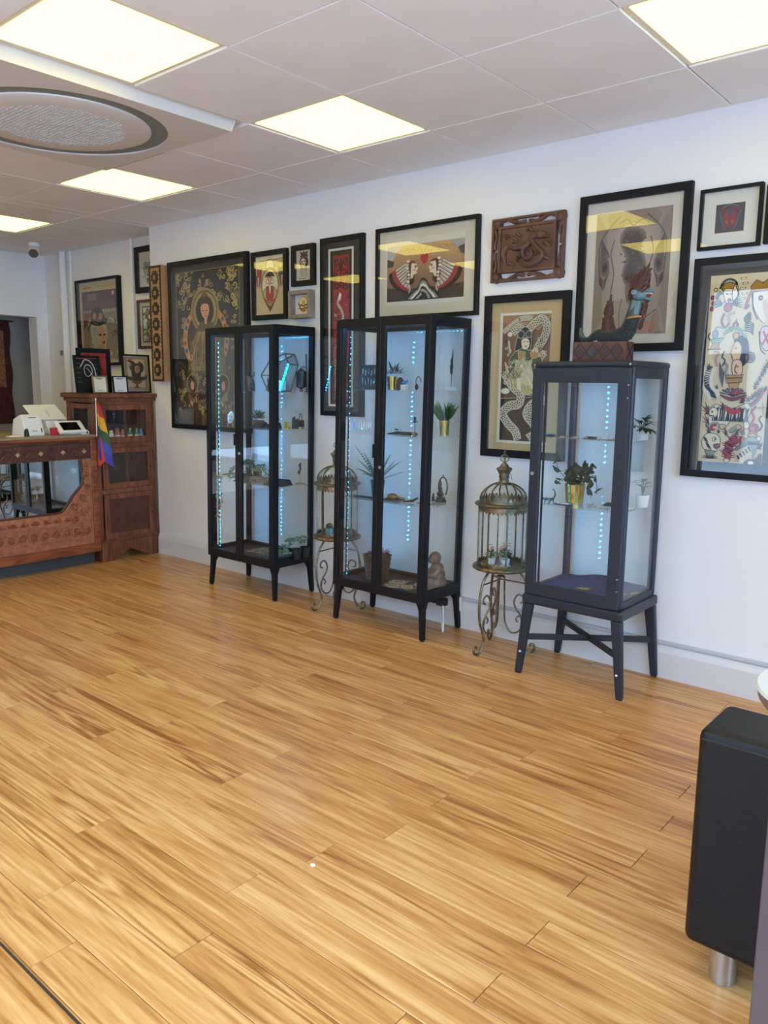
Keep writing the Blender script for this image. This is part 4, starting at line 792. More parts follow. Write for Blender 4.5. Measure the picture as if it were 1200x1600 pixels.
for (a,b) in (((-.08,.22),(-.05,.19)),((-.10,.23),(-.12,.21)),((-.06,.235),(-.03,.215)),((.0,.245),(.05,.235)),((.10,.17),(.14,.155)),((.05,.12),(.09,.14)),((-.11,.09),(-.06,.075)),((.09,.10),(.14,.09)),((-.03,.12),(-.05,.095)),((-.14,.12),(-.11,.08))): dr.tube([(a[0],-.03,a[1]),((a[0]+b[0])/2,-.042,(a[1]+b[1])/2+.008),(b[0],-.03,b[1])],[.006,.010,.003],7)
dr.build('dragon', K['carved'], t, smooth=True)
# ------------------------------------------------------------------ glass display cabinets
def led_strip(label, loc, h, tilt=0., n=None, group='blue LED strips in the cabinets', top=None):
    """vertical self-adhesive LED tape with glowing beads; optional run along the top"""
    t = thing('led_strip', label, 'light strip', loc, 0, group); tp = MB(); bd = MB(); n = n or int(h/.030)
    tp.box(-.005,.005,-.0012,.0012,0,h)
    for i in range(n):
        z = h*(i+.5)/n; bd.ell((0,.0025,z),(.0042,.0026,.0042),8)
    for v in (tp, bd): v.v = [(p[0]+tilt*p[2], p[1], p[2]) for p in v.v]
    if top:
        a, b = Vector(top[0]), Vector(top[1]); m = int((b-a).length/.03); tp.bar(a, b, .01, .0024)
        for i in range(m): bd.ell(a.lerp(b,(i+.5)/m)+Vector((0,0,-.003)),(.0035,.0035,.0022),8)
    tp.build('tape', K['ledtape'], t); bd.build('beads', K['led'], t); return t
def slim_cabinet(label, cx, y0, y1, shelves, lean=.02, shift=-.012):
    W, D, H, B, P = .66, y1-y0, 1.74, .20, .034
    t = thing('glass_cabinet', label, 'display cabinet', (cx, y0+D/2, 0), 0, 'tall black glass cabinets')
    x0, x1, a, b = -W/2, W/2, -D/2, D/2
    def B_(mb, *args, **kw):
        mb.v = [(p[0]+shift+lean*p[2], p[1], p[2]) for p in mb.v]; return mb.build(*args, **kw)
    B_(MB().box(x0,x1,a,b,H-.03,H), 'top_panel', K['black'], t, bevel=.003)
    B_(MB().box(x0,x1,a,b,B+.012,B+.05), 'base_panel', K['black'], t, bevel=.003)
    for sx in (-1,1):
        for sy in (-1,1):
            px = x0 if sx < 0 else x1-P; py = a if sy < 0 else b-P*.75
            B_(MB().box(px,px+P,py,py+P*.75 if sy > 0 else py+P,B+.05,H-.03), 'corner_post', K['black'], t, bevel=.003)
            X, Y = sx*W/2, sy*D/2; lg = MB()
            T = [(X,Y),(X-sx*.048,Y),(X-sx*.048,Y-sy*.044),(X,Y-sy*.044)]; M_ = [(X,Y),(X-sx*.031,Y),(X-sx*.031,Y-sy*.028),(X,Y-sy*.028)]
            Z = [(X+sx*.012,Y+sy*.006),(X-sx*.012,Y+sy*.006),(X-sx*.012,Y-sy*.018),(X+sx*.012,Y-sy*.018)]
            lg.hexa([(p[0],p[1],B-.03) for p in M_],[(p[0],p[1],B+.012) for p in T]); lg.hexa([(p[0]*1.0-sx*.003,p[1],.008) for p in Z],[(p[0],p[1],B-.03) for p in M_])
            l = B_(lg, 'leg', K['black'], t); B_(MB().lathe([(.001,0),(.012,0),(.012,.009),(.001,.009)],10,(X-sx*.003,Y-sy*.006,0)), 'foot', K['potblack'], l)
    RL = [(x0+P,x1-P,b-.02,b,B+.05,B+.07),(x0+P,x1-P,b-.02,b,H-.05,H-.03)]
    for s_ in (-1,1): X = x0 if s_ < 0 else x1-.02; RL += [(X,X+.02,a+P,b-P*.75,B+.05,B+.075),(X,X+.02,a+P,b-P*.75,H-.055,H-.03)]
    for q in RL: B_(MB().box(*q), 'rail', K['black'], t)
    B_(MB().box(x0+P,x1-P,b-.012,b-.008,B+.07,H-.05), 'back_glass', K['glass'], t)
    for s_ in (-1,1): X = x0+.008 if s_ < 0 else x1-.012; B_(MB().box(X,X+.004,a+P,b-P*.75,B+.075,H-.055), 'side_glass', K['glass'], t)
    for s_ in (-1,1):
        u0, u1 = (x0,-.0015) if s_ < 0 else (.0015,x1); d = B_(MB().ring((u0,u1,B+.015,H-.004),(u0+.034,u1-.030,B+.068,H-.048) if s_ < 0 else (u0+.030,u1-.034,B+.068,H-.048),a-.001,a-.02), 'door', K['black'], t, bevel=.002, segs=1)
        B_(MB().box(u0+.03,u1-.03,a-.012,a-.008,B+.064,H-.044), 'door_glass', K['glass'], d)
        g0, g1 = (-.034,-.006) if s_ < 0 else (.006,.030)
        if s_ < 0: B_(MB().box(-.036,-.004,a-.030,a-.02,.985,1.06), 'handle', K['black'], d, bevel=.002)
        else: B_(MB().tube([(.016,a-.02,.935),(.016,a-.026,.935)],.009,12), 'lock', K['chrome'], d)
    for z in shelves:
        B_(MB().box(x0+.013,x1-.013,a+.03,b-.02,z-.006,z), 'shelf', K['glass'], t)
    ins = MB()
    for z in shelves:
        for sx in (-1,1):
            for yy in (a+.05,b-.05): ins.box(sx*(W/2-.022)-.006,sx*(W/2-.022)+.006,yy-.006,yy+.006,z-.013,z-.006)
    B_(ins, 'shelf_pegs', K['chrome'], t)
    return t
slim_cabinet('black metal glass cabinet furthest left, standing in front of the deity painting', -4.035, -.37, -.028, (1.334,1.098,.738))
slim_cabinet('black metal glass cabinet in the middle, below the twin heads print', -2.835, -.375, -.028, (1.354,1.114,.738))
led_strip('blue LED strip inside the left cabinet, front left post', (-4.333+.005,-.325,.26), 1.40, .02, top=((.03,-.012,1.4465),(.60,-.012,1.4465)))
led_strip('blue LED strip inside the middle cabinet, front left post', (-3.133+.005,-.33,.26), 1.40, .02, top=((.03,-.012,1.4465),(.60,-.012,1.4465)))
led_strip('blue LED strip inside the grey cabinet, front left post', (-1.824,-.372,.45), .98, .0)
# graphite riveted cabinet with crossed leg brace
t = thing('steel_cabinet','graphite grey riveted steel glass cabinet on crossed legs at the right','display cabinet',(-1.625,-.225,0)); G = K['grey']
W, D, Z0, Z1, P = .48, .39, .405, 1.495, .05; x0, x1, a, b = -W/2, W/2, -D/2, D/2
MB().box(x0-.004,x1+.004,a-.004,b+.004,Z1-.03,Z1).build('top_panel', G, t, bevel=.018, segs=4)
MB().box(x0-.012,x1+.012,a-.012,b+.012,Z0-.05,Z0).build('base_tray', G, t, bevel=.012, segs=3)
MB().box(x0+.01,x1-.01,a+.01,b-.01,Z0-.002,Z0+.012).build('base_panel', G, t)
for sx in (-1,1):
    for sy in (-1,1):
        X = x0 if sx < 0 else x1-P*.7; Y = a if sy < 0 else b-P*.6
        MB().box(X,X+P*.7,Y,Y+P*.6,Z0,Z1-.02).build('corner_post', G, t, bevel=.012, segs=3)
        cx_, cy_ = sx*(W/2), sy*(D/2); lg = MB()
        T = [(cx_+sx*.008,cy_+sy*.008),(cx_-sx*.042,cy_+sy*.008),(cx_-sx*.042,cy_-sy*.026),(cx_+sx*.008,cy_-sy*.026)]; Q = [(cx_+sx*.036,cy_+sy*.014),(cx_+sx*.004,cy_+sy*.014),(cx_+sx*.004,cy_-sy*.010),(cx_+sx*.036,cy_-sy*.010)]
        lg.hexa([(p[0],p[1],.006) for p in Q],[(p[0],p[1],Z0-.05) for p in T]); l = lg.build('leg', G, t, bevel=.005)
        MB().box(min(Q[0][0],Q[1][0])+.004,max(Q[0][0],Q[1][0])-.004,min(Q[0][1],Q[2][1])+.004,max(Q[0][1],Q[2][1])-.004,0,.007).build('foot', K['potblack'], l)
        MB().ell((cx_+sx*.006-sx*.0,cy_+sy*(.017 if sy < 0 else .0),.115),(.007,.006,.007),8).build('bolt', K['chrome'], l)
for i, (s_, dz) in enumerate(((1,.0),(-1,.028))):
    MB().bar((-s_*(W/2-.0),-(D/2-.01)*1,.185+dz*.2),(s_*(W/2-.0),(D/2-.01),.185+dz*.2),.012,.028).build('cross_brace', G, t)
MB().ring((x0+.006,x1-.006,Z0+.004,Z1-.032),(x0+.058,x1-.064,Z0+.065,Z1-.095),a-.001,a-.020).build('door', G, t, bevel=.004)
d = t.children[-1]
MB().box(x0+.052,x1-.058,a-.010,a-.006,Z0+.06,Z1-.09).build('door_glass', K['glass'], d)
MB().tube([(x0+.03,a-.02,.985),(x0+.03,a-.034,.985)],[.006,.009],12).build('knob', K['chrome'], d)
for zz in (.50,1.34): hg = MB().tube([(x1-.012,a-.024,zz),(x1-.012,a-.024,zz+.05)],.006,8).build('hinge', G, t); MB().ell((x1-.012,a-.027,zz+.052),(.005,.004,.003),8).build('pin', K['chrome'], hg); MB().ell((x1-.012,a-.027,zz-.002),(.005,.004,.003),8).build('pin', K['chrome'], hg)
RL = [(x0+.03,x1-.03,b-.02,b-.002,Z0,Z0+.03),(x0+.03,x1-.03,b-.02,b-.002,Z1-.06,Z1-.02)]
for s_ in (-1,1): X = x0+.004 if s_ < 0 else x1-.024; RL += [(X,X+.02,a+.03,b-.03,Z0,Z0+.03),(X,X+.02,a+.03,b-.03,Z1-.075,Z1-.02)]
for q in RL: MB().box(*q).build('rail', G, t)
MB().box(x0+.034,x1-.034,b-.012,b-.008,Z0+.03,Z1-.06).build('back_glass', K['glass'], t)
for s_ in (-1,1): X = x0+.01 if s_ < 0 else x1-.014; MB().box(X,X+.004,a+.03,b-.03,Z0+.03,Z1-.075).build('side_glass', K['glass'], t)
for zz in (1.15,.84): MB().box(x0+.012,x1-.016,a+.02,b-.02,zz-.006,zz).build('shelf', K['glass'], t)
for (sx,sz) in ((-1,1),(1,1)): MB().ell((sx*(W/2-.014),a-.018,Z1-.016),(.005,.004,.005),8).build('rivet', K['chrome'], t)
# ------------------------------------------------------------------ birdcage lanterns on scrolled stands
def cage(label, x, y, rot, plants):
    t = thing('cage_lantern_stand', label, 'lantern', (x,y,0), rot, 'antique brass cage lanterns'); Mt = K['antique']; R = .125
    for k in range(3):
        an = 2*PI*k/3; c, s_ = math.cos(an), math.sin(an); F = lambda r, z: (r*c, r*s_, z)
        mb = MB(); pts = smooth([(.09,.44),(.135,.38),(.155,.28),(.15,.18),(.118,.09),(.128,.04),(.155,.008),(.185,.018),(.188,.045),(.17,.052),(.165,.035)],5); mb.tube([F(*p) for p in pts],[.0068]*(len(pts)-6)+[.006,.0055,.005,.0045,.004,.0035],8)
        l = mb.build('leg', Mt, t, smooth=True)
        sp = smooth([(.02,.40),(.025,.25),(.03,.16),(.06,.105),(.10,.11),(.122,.15),(.118,.185),(.10,.195),(.088,.175),(.098,.162)],5); m2 = MB().tube([F(*p) for p in sp],.0048,7)
        sp = smooth([(.122,.15),(.11,.20),(.085,.235),(.075,.275),(.095,.31),(.122,.30),(.125,.275),(.108,.268)],5); m2.tube([F(*p) for p in sp],.0048,7); m2.build('scroll', Mt, l, smooth=True)
        MB().tube([F(.0,.385),F(.137,.372)],.004,6).build('strut', Mt, l)
    MB().tube([(.02*math.cos(a*PI/3),.02*math.sin(a*PI/3),.40-.0*a) for a in range(7)],.004,6).build('hub', Mt, t)
    MB().lathe([(.001,.442),(.14,.442),(.148,.447),(.150,.454),(.146,.461),(.14,.464),(.001,.464)],36).build('tray', Mt, t, smooth=True)
    MB().lathe([(R+.001,.464),(R+.002,.478),(R-.001,.478),(R-.002,.464)],36).build('lower_band', Mt, t)
    for zz, sg, h in ((.478,1,.011),(.755,-1,.016),(.808,1,.02)):
        tr = MB()
        for i in range(36):
            a = 2*PI*i/36; rr = R+.0015 if zz < .8 else R+.004-.010; da = PI/36
            tr.add([((rr)*math.cos(a-da),(rr)*math.sin(a-da),zz),((rr)*math.cos(a+da),(rr)*math.sin(a+da),zz),((rr-.001)*math.cos(a+da*.55),(rr-.001)*math.sin(a+da*.55),zz+sg*h*.6),((rr-.002)*math.cos(a),(rr-.002)*math.sin(a),zz+sg*h),((rr-.001)*math.cos(a-da*.55),(rr-.001)*math.sin(a-da*.55),zz+sg*h*.6)],[(0,1,2,3,4)])
        tr.build('pierced_trim', Mt, t)
    MB().lathe([(R+.003,.755),(R+.003,.775),(R-.002,.775),(R-.002,.755),(R+.003,.755)],36).build('upper_band', Mt, t)
    MB().lathe([(R,.774),(.142,.778),(.147,.784),(.142,.790),(R-.002,.794),(R-.002,.808),(R-.006,.808),(R-.006,.774),(R,.774)],36).build('rim', Mt, t, smooth=True)
    for i in range(8):
        a = 2*PI*(i+.5)/8; MB().bar((R*math.cos(a),R*math.sin(a),.464),(R*math.cos(a),R*math.sin(a),.76),.0075,.005,up=(math.cos(a),math.sin(a),0)).build('bar', Mt, t)
        pts = [((R-.004)*math.cos(q)*math.cos(a),(R-.004)*math.cos(q)*math.sin(a),.806+.088*math.sin(q)) for q in [PI/2*k/9*.83 for k in range(10)]]; MB().tube(pts,.0045,6).build('dome_rib', Mt, t, smooth=True)
    MB().lathe([(R-.004,.468),(R-.004,.77)],32).build('glass_wall', K['cglass'], t, smooth=True)
    MB().lathe([((R-.010)*math.cos(q),.806+.086*math.sin(q)) for q in [PI/2*k/9*.83 for k in range(10)]],32).build('glass_dome', K['cglass'], t, smooth=True)
    f = MB().lathe([(.045,.884),(.04,.892),(.026,.896),(.024,.915),(.028,.922),(.026,.936),(.034,.952),(.042,.962),(.038,.968),(.024,.975),(.02,.985),(.008,.995),(.004,1.0)],18).build('chimney', Mt, t, smooth=True)
    MB().ell((0,0,1.045),(.007,.007,.012),8).build('finial', Mt, t)
    fin = t.children[-1]; cr = MB()
    for i in range(4):
        a = PI/2*i+.3; cr.tube([(.006*math.cos(a),.006*math.sin(a),.998),(.022*math.cos(a),.022*math.sin(a),1.012),(.018*math.cos(a),.018*math.sin(a),1.027),(.004*math.cos(a),.004*math.sin(a),1.036)],.0028,6)
    cr.tube([(0,0,.995),(0,0,1.06)],.0025,6); cr.build('crown', Mt, fin, smooth=True)
    MB().tube([(.03,-.02,.955),(.045,-.04,.93),(.05,-.045,.915)],.0018,5).build('hook', Mt, t)
    return t
cage('antique brass glass birdcage lantern on scrolled stand between the left and middle cabinets', -3.335,-.19,.35,None)
cage('antique brass glass birdcage lantern on scrolled stand between the middle and grey cabinets', -2.14,-.20,.35,None)
# ------------------------------------------------------------------ carved counter with mirror
CX = -5.50; CY = -.545; CL = -3.2
t = thing('reception_counter','carved teak reception counter with an inset mirror and grey plinth','counter',(CX,CY,0)); L = CL-CY
MB().box(-.62,-.08,L,-.01,.0,.10).build('plinth', K['toe'], t)
MB().box(-.60,-.03,L,0,.10,.955).build('carcass', K['teak'], t)
MB().box(-.64,.012,L,.012,.955,.975).build('edge_moulding', K['teak'], t, bevel=.006)
MB().box(-.62,.006,L,.004,.975,.992).build('top', K['ctop'], t, bevel=.003)
mirz = [(L,.815),(-.125,.815),(-.118,.66),(-.135,.615),(-.20,.545),(-.235,.50),(-.285,.44),(-.33,.428),(L,.428)]
MB().prism(mirz, lambda y,z:(-.03,y,z), lambda y,z:(-.012,y,z)).build('mirror', K['mirror'], t)
fp = MB(); fp.box(-.03,.0,L,-.045,.815,.93); fp.build('frieze', K['teakdark'], t, bevel=.003)
MB().box(-.03,.008,-.048,.0,.10,.955).build('end_post', K['teak'], t, bevel=.004)
lowp = [(L,.428),(-.33,.428),(-.285,.44),(-.235,.50),(-.20,.545),(-.135,.615),(-.118,.66),(-.125,.815),(-.048,.815),(-.048,.165),(L,.165)]
MB().prism(lowp, lambda y,z:(-.03,y,z), lambda y,z:(-.004,y,z)).build('carved_panel', K['teakcarve'], t)
MB().box(-.03,.012,L,-.0,.10,.17).build('bottom_rail', K['teak'], t, bevel=.004)
mo = MB(); ed_ = [(y,z) for y,z in mirz[1:8]]; mo.tube([(-.006,y,z) for y,z in smooth(ed_,3)],.008,6); mo.tube([(-.006,-.33,.428),(-.006,L,.428)],.008,6); mo.build('mirror_moulding', K['teakdark'], t)
cv = MB()
def rosette(y, z, r, n=10, x=-.001):
    cv.tube([(x+.004,y+r*math.cos(a*2*PI/16),z+r*math.sin(a*2*PI/16)) for a in range(17)],r*.16,6)
    cv.ell((x+.003,y,z),(.014,r*.28,r*.28),8)
    for i in range(n):
        a = 2*PI*i/n; cv.ell((x+.002,y+r*.62*math.cos(a),z+r*.62*math.sin(a)),(.013,r*.22,r*.14),6,mat=Matrix.Rotation(a,3,'X'))
def shell(y, z, r):
    for i in range(9):
        a = PI*(i+.5)/9; cv.ell((-.002,y+r*.55*math.cos(a),z+r*.55*math.sin(a)),(.014,r*.5,r*.09),6,mat=Matrix.Rotation(a,3,'X'))
k = 0
for i in range(24):
    y = -.105-.082*i
    if y < L+.05: break
    rosette(y,.275,.034)
    cv.tube([(-.001,y+.041*math.cos(q*PI/8)+.0,.295+.032*math.sin(q*PI/8)) for q in range(9)],.005,5)
    if i >= 2: shell(y+.02,.360,.036)
    for q in range(3): cv.leaf((-.002,y+.027*q-.02,.185),(.15,.15,1),(1,0,0),.032,.014,0)
    for q in range(2): cv.leaf((-.002,y+.04*q-.02,.228),(.1,.6,.6),(1,0,0),.026,.012,0)
cv.tube([(-.001,-.05,.222),(-.001,L,.222)],.004,5); cv.tube([(-.001,-.05,.335),(-.001,L,.335)],.005,5)
for q in range(17):
    z = .235+.033*q; cv.leaf((-.002,-.062,z),(.1,.25,1),(1,0,0),.036,.016,0); cv.leaf((-.002,-.074,z),(.1,-.4,.9),(1,0,0),.03,.012,0)
for (y,z,r) in ((-.13,.42,.038),(-.13,.52,.04),(-.20,.46,.038),(-.20,.37,.03),(-.09,.60,.028),(-.095,.70,.026),(-.095,.77,.024)): rosette(y,z,r,8)
o = cv.build('carving', K['teakcarve'], t, smooth=True); o['kind'] = 'stuff'
st = MB()
for i in range(9):
    y = -.10-.165*i
    if y > L: st.prism([(0,.018),(.008,.008),(.02,0),(.008,-.008),(0,-.018),(-.008,-.008),(-.02,0),(-.008,.008)], lambda u,v:(.0,y+u,.872+v), lambda u,v:(.004,y+u,.872+v))
st.build('inlay_stars', mat('bone_inlay','#b08d6c',.5), t)
vn = MB()
for i in range(12):
    y = -.18-.165*i*.5*2
    if y > L: vn.tube([(.002,y+.05*math.sin(q*.8),.872+.035*math.cos(q*.8)) for q in range(8)],.004,5); vn.leaf((.001,y-.05,.85),(.1,1,.6),(1,0,0),.06,.02,0); vn.leaf((.001,y+.02,.90),(.1,-1,-.6),(1,0,0),.06,.02,0)
vn.build('frieze_vine', K['teakdark'], t)
# ------------------------------------------------------------------ glazed wooden cabinet in the corner
X0, X1, Y0, Y1, H = -5.95, -5.54, -.525, -.01, 1.30
t = thing('wooden_cabinet','dark mahogany glazed cabinet beside the counter in the corner','cabinet',(X1,Y0,0)); m = K['cabwood']; D = X0-X1; Wd = Y1-Y0
MB().box(D-.02,.04,-.04,Wd+.03,1.262,1.295).build('cornice', m, t, bevel=.008, segs=3)
MB().box(D-.01,.022,-.02,Wd+.012,1.235,1.262).build('cornice_moulding', m, t, bevel=.006)
bs = MB(); pl = [(0,.0),(.10,0),(.14,.02),(.20,.055),(.25,.085),(.30,.055),(.36,.03),(.42,0),(Wd,0),(Wd,.15),(0,.15)]
bs.prism(pl, lambda y,z:(0,y,z), lambda y,z:(.02,y,z)); bs.box(D,0,0,.02,.0,.15); bs.box(D,0,Wd-.02,Wd,0,.15); bs.build('plinth', m, t)
MB().box(D,-.002,.0,Wd,.15,.17).build('bottom_board', m, t); MB().box(D,0,0,Wd,1.225,1.235).build('top_board', m, t)
MB().box(D,D+.012,.0,Wd,.15,1.235).build('back_board', mat('cabinet_back','#3a2a24',.7), t)
for z in (.53,.89): MB().box(D+.012,-.004,.012,Wd-.012,z,z+.018).build('shelf_board', m, t)
for y in (0,Wd-.038):
    for x in (D,-.038): MB().box(x,x+.038,y,y+.038,.17,1.225).build('post', m, t, bevel=.004)
for (z0,z1,gl) in ((.17,.53,0),(.56,.885,1),(.915,1.215,1)):
    rg_ = MB().ring((.042,Wd-.042,z0+.005,z1-.005),(.085,Wd-.085,z0+.05,z1-.045),0,-.02); rg_.v = [(-p[1]-.0,p[0],p[2]) for p in rg_.v]; d = rg_.build('door', m, t, bevel=.003)
    if gl: MB().box(.006,.010,.083,Wd-.083,z0+.048,z1-.043).build('pane', K['glass'], d)
    else: MB().box(.004,.014,.083,Wd-.083,z0+.048,z1-.043).build('carved_panel', K['teakdark'], d)
    MB().ell((.026,Wd-.062,(z0+z1)/2),(.009,.009,.009),10).build('knob', K['bronze'], d)
    MB().box(-.02,.004,.038,Wd-.038,z1-.004,z1+.03).build('rail', m, t)
sd = MB()
for (z0,z1) in ((.17,.53),(.56,.885),(.915,1.215)): sd.ring((D+.038,-.038,z0,z1),(D+.07,-.07,z0+.035,z1-.035),.02,.0)
sd.build('side_frame', m, t); MB().box(D+.068,-.068,.008,.012,.59,1.185).build('side_pane', K['glass'], t)
sd2 = MB().box(D+.038,-.038,Wd-.016,Wd-.006,.17,1.225).build('side_panel', m, t)
# bottles on its upper shelf
def bottle(label, y, m, h, r, pump=False):
    t = thing('bottle', label, 'bottle', (X1-.09,y,.908), 0, 'bottles in the wooden cabinet')
    MB().lathe([(.001,0),(r,0),(r,h*.70),(r*.85,h*.76),(r*.6,h*.78),(.001,h*.78)],14).build('body', m, t, smooth=True)
    MB().lathe([(.001,h*.78),(r*.72,h*.78),(r*.68,h),(.001,h)],12).build('cap', K['bottlewhite'] if m is K['bottlewhite'] else m, t, smooth=True)
    MB().lathe([(r+.0006,h*.15),(r+.0006,h*.55)],14).build('wrap_label', K['paper'], t)
for (lb,y,mm,h,r) in (('white bottle, leftmost on the cabinet shelf',-.34,'bottlewhite',.10,.021),('taller orange bottle, second on the cabinet shelf',-.285,'bottleorange',.115,.021),('shorter orange bottle beside the taller one',-.24,'bottleorange',.105,.018),('green bottle in the middle of the cabinet shelf',-.175,'bottlegreen',.115,.02),('green bottle next to the blue bottle on the shelf',-.115,'bottlegreen',.112,.017),('blue bottle, rightmost on the cabinet shelf',-.075,'bottleblue',.105,.017)): bottle(lb,y,K[mm],h,r)
# ------------------------------------------------------------------ things standing on the wooden cabinet
def standing(name, label, y0, y1, h, x, lean, bw, fm, mm, inset, draw, bg, depth=.02, z=1.295, rz=0, cat='picture', glass=True):
    w_ = y1-y0; t = picture(name, label, 0, w_, 0, h, bw, fm, mm, (inset,w_-inset,inset,h-inset), draw, depth=depth, bg=bg, loc=(x,(y0+y1)/2,z+.001), cat=cat, glass=glass)
    t.rotation_euler = Euler((-lean, 0, PI/2+rz), 'XYZ'); return t
standing('framed_red_portrait','black framed red picture of a skull-faced woman, rear on the wooden cabinet',-.47,-.185,.345,-5.86,.05,.035,K['fblack'],PK,.035,a_redpic,'#a83a36')
standing('framed_urn_print','black framed sepia print of a head in an urn, right on the wooden cabinet',-.185,.065,.305,-5.69,.06,.014,K['fblack'],PC,.018,a_urn,'#a78a70')
b_ = standing('black_chart_board','black board with white line drawings leaning on the wooden cabinet',-.565,-.35,.285,-5.72,.12,.006,K['fblack'],PK,.006,a_board,'#1b1b1d',depth=.018,cat='board',glass=False)
standing('brassy_card_frame','small brass framed white card on the wooden cabinet',-.495,-.375,.13,-5.60,.12,.009,K['fgold'],K['paper'],.01,a_card,'#dcd4c4',cat='card',glass=False)
standing('black_card_frame','small black framed white card on the wooden cabinet',-.32,-.195,.13,-5.61,.12,.007,K['fblack'],K['paper'],.009,a_card,'#dcdad6',cat='card',glass=False)
tag(MB().box(-5.72,-5.50,-.68,-.57,1.2955,1.302).build('black_tray', K['blackmat'], bevel=.002),'thin black tray overhanging the left of the wooden cabinet','tray')
# ------------------------------------------------------------------ things on the counter
ZT = .992
t = thing('till_tablet','white till tablet seen from behind on a cylindrical stand','tablet',(-5.80,-.775,ZT),.15)
mx = Matrix.Translation((.0,0,.165)) @ Matrix.Rotation(math.radians(-52),4,'Y')
MB().box(-.012,0,-.135,.135,-.085,.085,mat=mx).build('case', K['plasticw'], t, bevel=.004)
MB().tube([(.05,0,.10),(-.01,0,.165)],.018,12).build('neck', mat('pale_blue_plastic','#b8c8d2',.4), t, smooth=True)
MB().prism([(-.04,0),(.11,0),(.06,.10),(.03,.11)], lambda x,z:(x,-.045,z), lambda x,z:(x,.06,z)).build('base', K['plasticw'], t, bevel=.006)
t = thing('till_printer','white till box with a sloping printed front on the counter','till',(-5.68,-.965,ZT),.1)
MB().prism([(-.10,0),(.085,0),(.045,.14),(.02,.155),(-.07,.12)], lambda x,z:(x,-.075,z), lambda x,z:(x,.075,z)).build('body', K['plasticw'], t, bevel=.008)
d_ = Vector((-.04,0,.14)).normalized()
A = Art(.10,.12,'#e8e6e2'); A.S([(.2,.92),(.8,.92)],.05,'#3a3836'); A.S([(.3,.10),(.7,.10)],.04,'#3a3836'); pn_ = A.build('front_sticker', t, -.05, 0, 0, .001); pn_.rotation_euler = Euler((-math.atan2(.04,.14),0,PI/2),'XYZ'); pn_.location = (.0865-.006,0,.025)
MB().box(.074,.082,-.06,.06,.004,.034,mat=Matrix.Rotation(-.28,4,'Y')).build('card_slot', K['screen'], t)
tag(MB().box(-5.625,-5.61,-.835,-.765,ZT,ZT+.055).build('red_card', K['red'], bevel=.001),'small red leaflet card propped on the counter','card')
t = thing('card_terminal','white payment tablet with dark screen lying tilted at the counter end','card reader',(-5.62,-.68,ZT),.0)
mx = Matrix.Translation((0,0,.052)) @ Matrix.Rotation(math.radians(38),4,'Y')
MB().box(-.065,.065,-.105,.105,-.014,.014,mat=mx).build('body', K['plasticw'], t, bevel=.008, segs=3); MB().box(-.042,.045,-.075,.065,.0135,.0155,mat=mx).build('screen', K['screen'], t); MB().box(-.06,.03,-.06,.06,0,.02).build('foot', K['plasticw'], t, bevel=.004)
tag(MB().lathe([(.001,0),(.018,0),(.016,.03),(.012,.05),(.001,.056)],12,(-5.6,-1.02,ZT)).build('black_bell', K['potblack'], smooth=True),'small black rounded object at the left of the till','desk item')
tag(MB().tube(smooth([(-5.60,-.60,ZT+.004),(-5.58,-.575,ZT+.03),(-5.57,-.56,ZT+.015),(-5.56,-.575,ZT+.004),(-5.58,-.62,ZT+.004)],5),.0035,6).build('white_cable', K['plasticw'], smooth=True),'loop of white cable by the payment tablet','cable')
tag(MB().box(-5.66,-5.60,-1.14,-1.03,ZT,ZT+.008).build('white_pad', K['paper']),'flat white pad on the counter left of the till','pad')
# rainbow flag
t = thing('rainbow_flag','small rainbow flag on a white stick hanging over the counter corner','flag',(-5.478,-.548,.99))
MB().tube([(0,0,-.01),(-.004,.006,.262)],.0035,8).build('stick', K['plasticw'], t); MB().ell((-.004,.006,.266),(.007,.007,.008),8).build('stick_ball', K['plasticw'], t)
cl = ['#c8402c','#d8a92e','#3a5a40','#3a56a8','#4a3f9a']; cols = [mat('flag_'+n, c, .8) for n, c in zip(('red','yellow','green','blue','violet'), cl)]
fm = MB(); nu, nv = 15, 10
def fpt(u, v):
    y = .004+v*(.015+.13*u**.8)+.01*math.sin(u*7+v*5)*u; z = .245-.43*u-.10*v*(1-u)*0-v*.09*math.sin(u*2.2); x = .012*math.sin(v*7+u*3)+.004
    return (x, y, z)
vs = [fpt(i/nu, j/nv) for i in range(nu+1) for j in range(nv+1)]; 
fm.add(vs, []); 
for i in range(nu):
    for j in range(nv): fm.f.append((i*(nv+1)+j,i*(nv+1)+j+1,(i+1)*(nv+1)+j+1,(i+1)*(nv+1)+j)); fm.m.append(min(4,i*5//nu))
fm.build('cloth', cols, t, smooth=True)
f2 = MB(); vs = [(-.004-.004*math.sin(j), .0+.06*(j/5)*(.5+.5*k/6), -.02-.20*k/6-.02*math.sin(j)) for k in range(7) for j in range(6)]; f2.add(vs,[(k*6+j,k*6+j+1,(k+1)*6+j+1,(k+1)*6+j) for k in range(6) for j in range(5)]); f2.build('folded_red_stripe', cols[0], t, smooth=True)
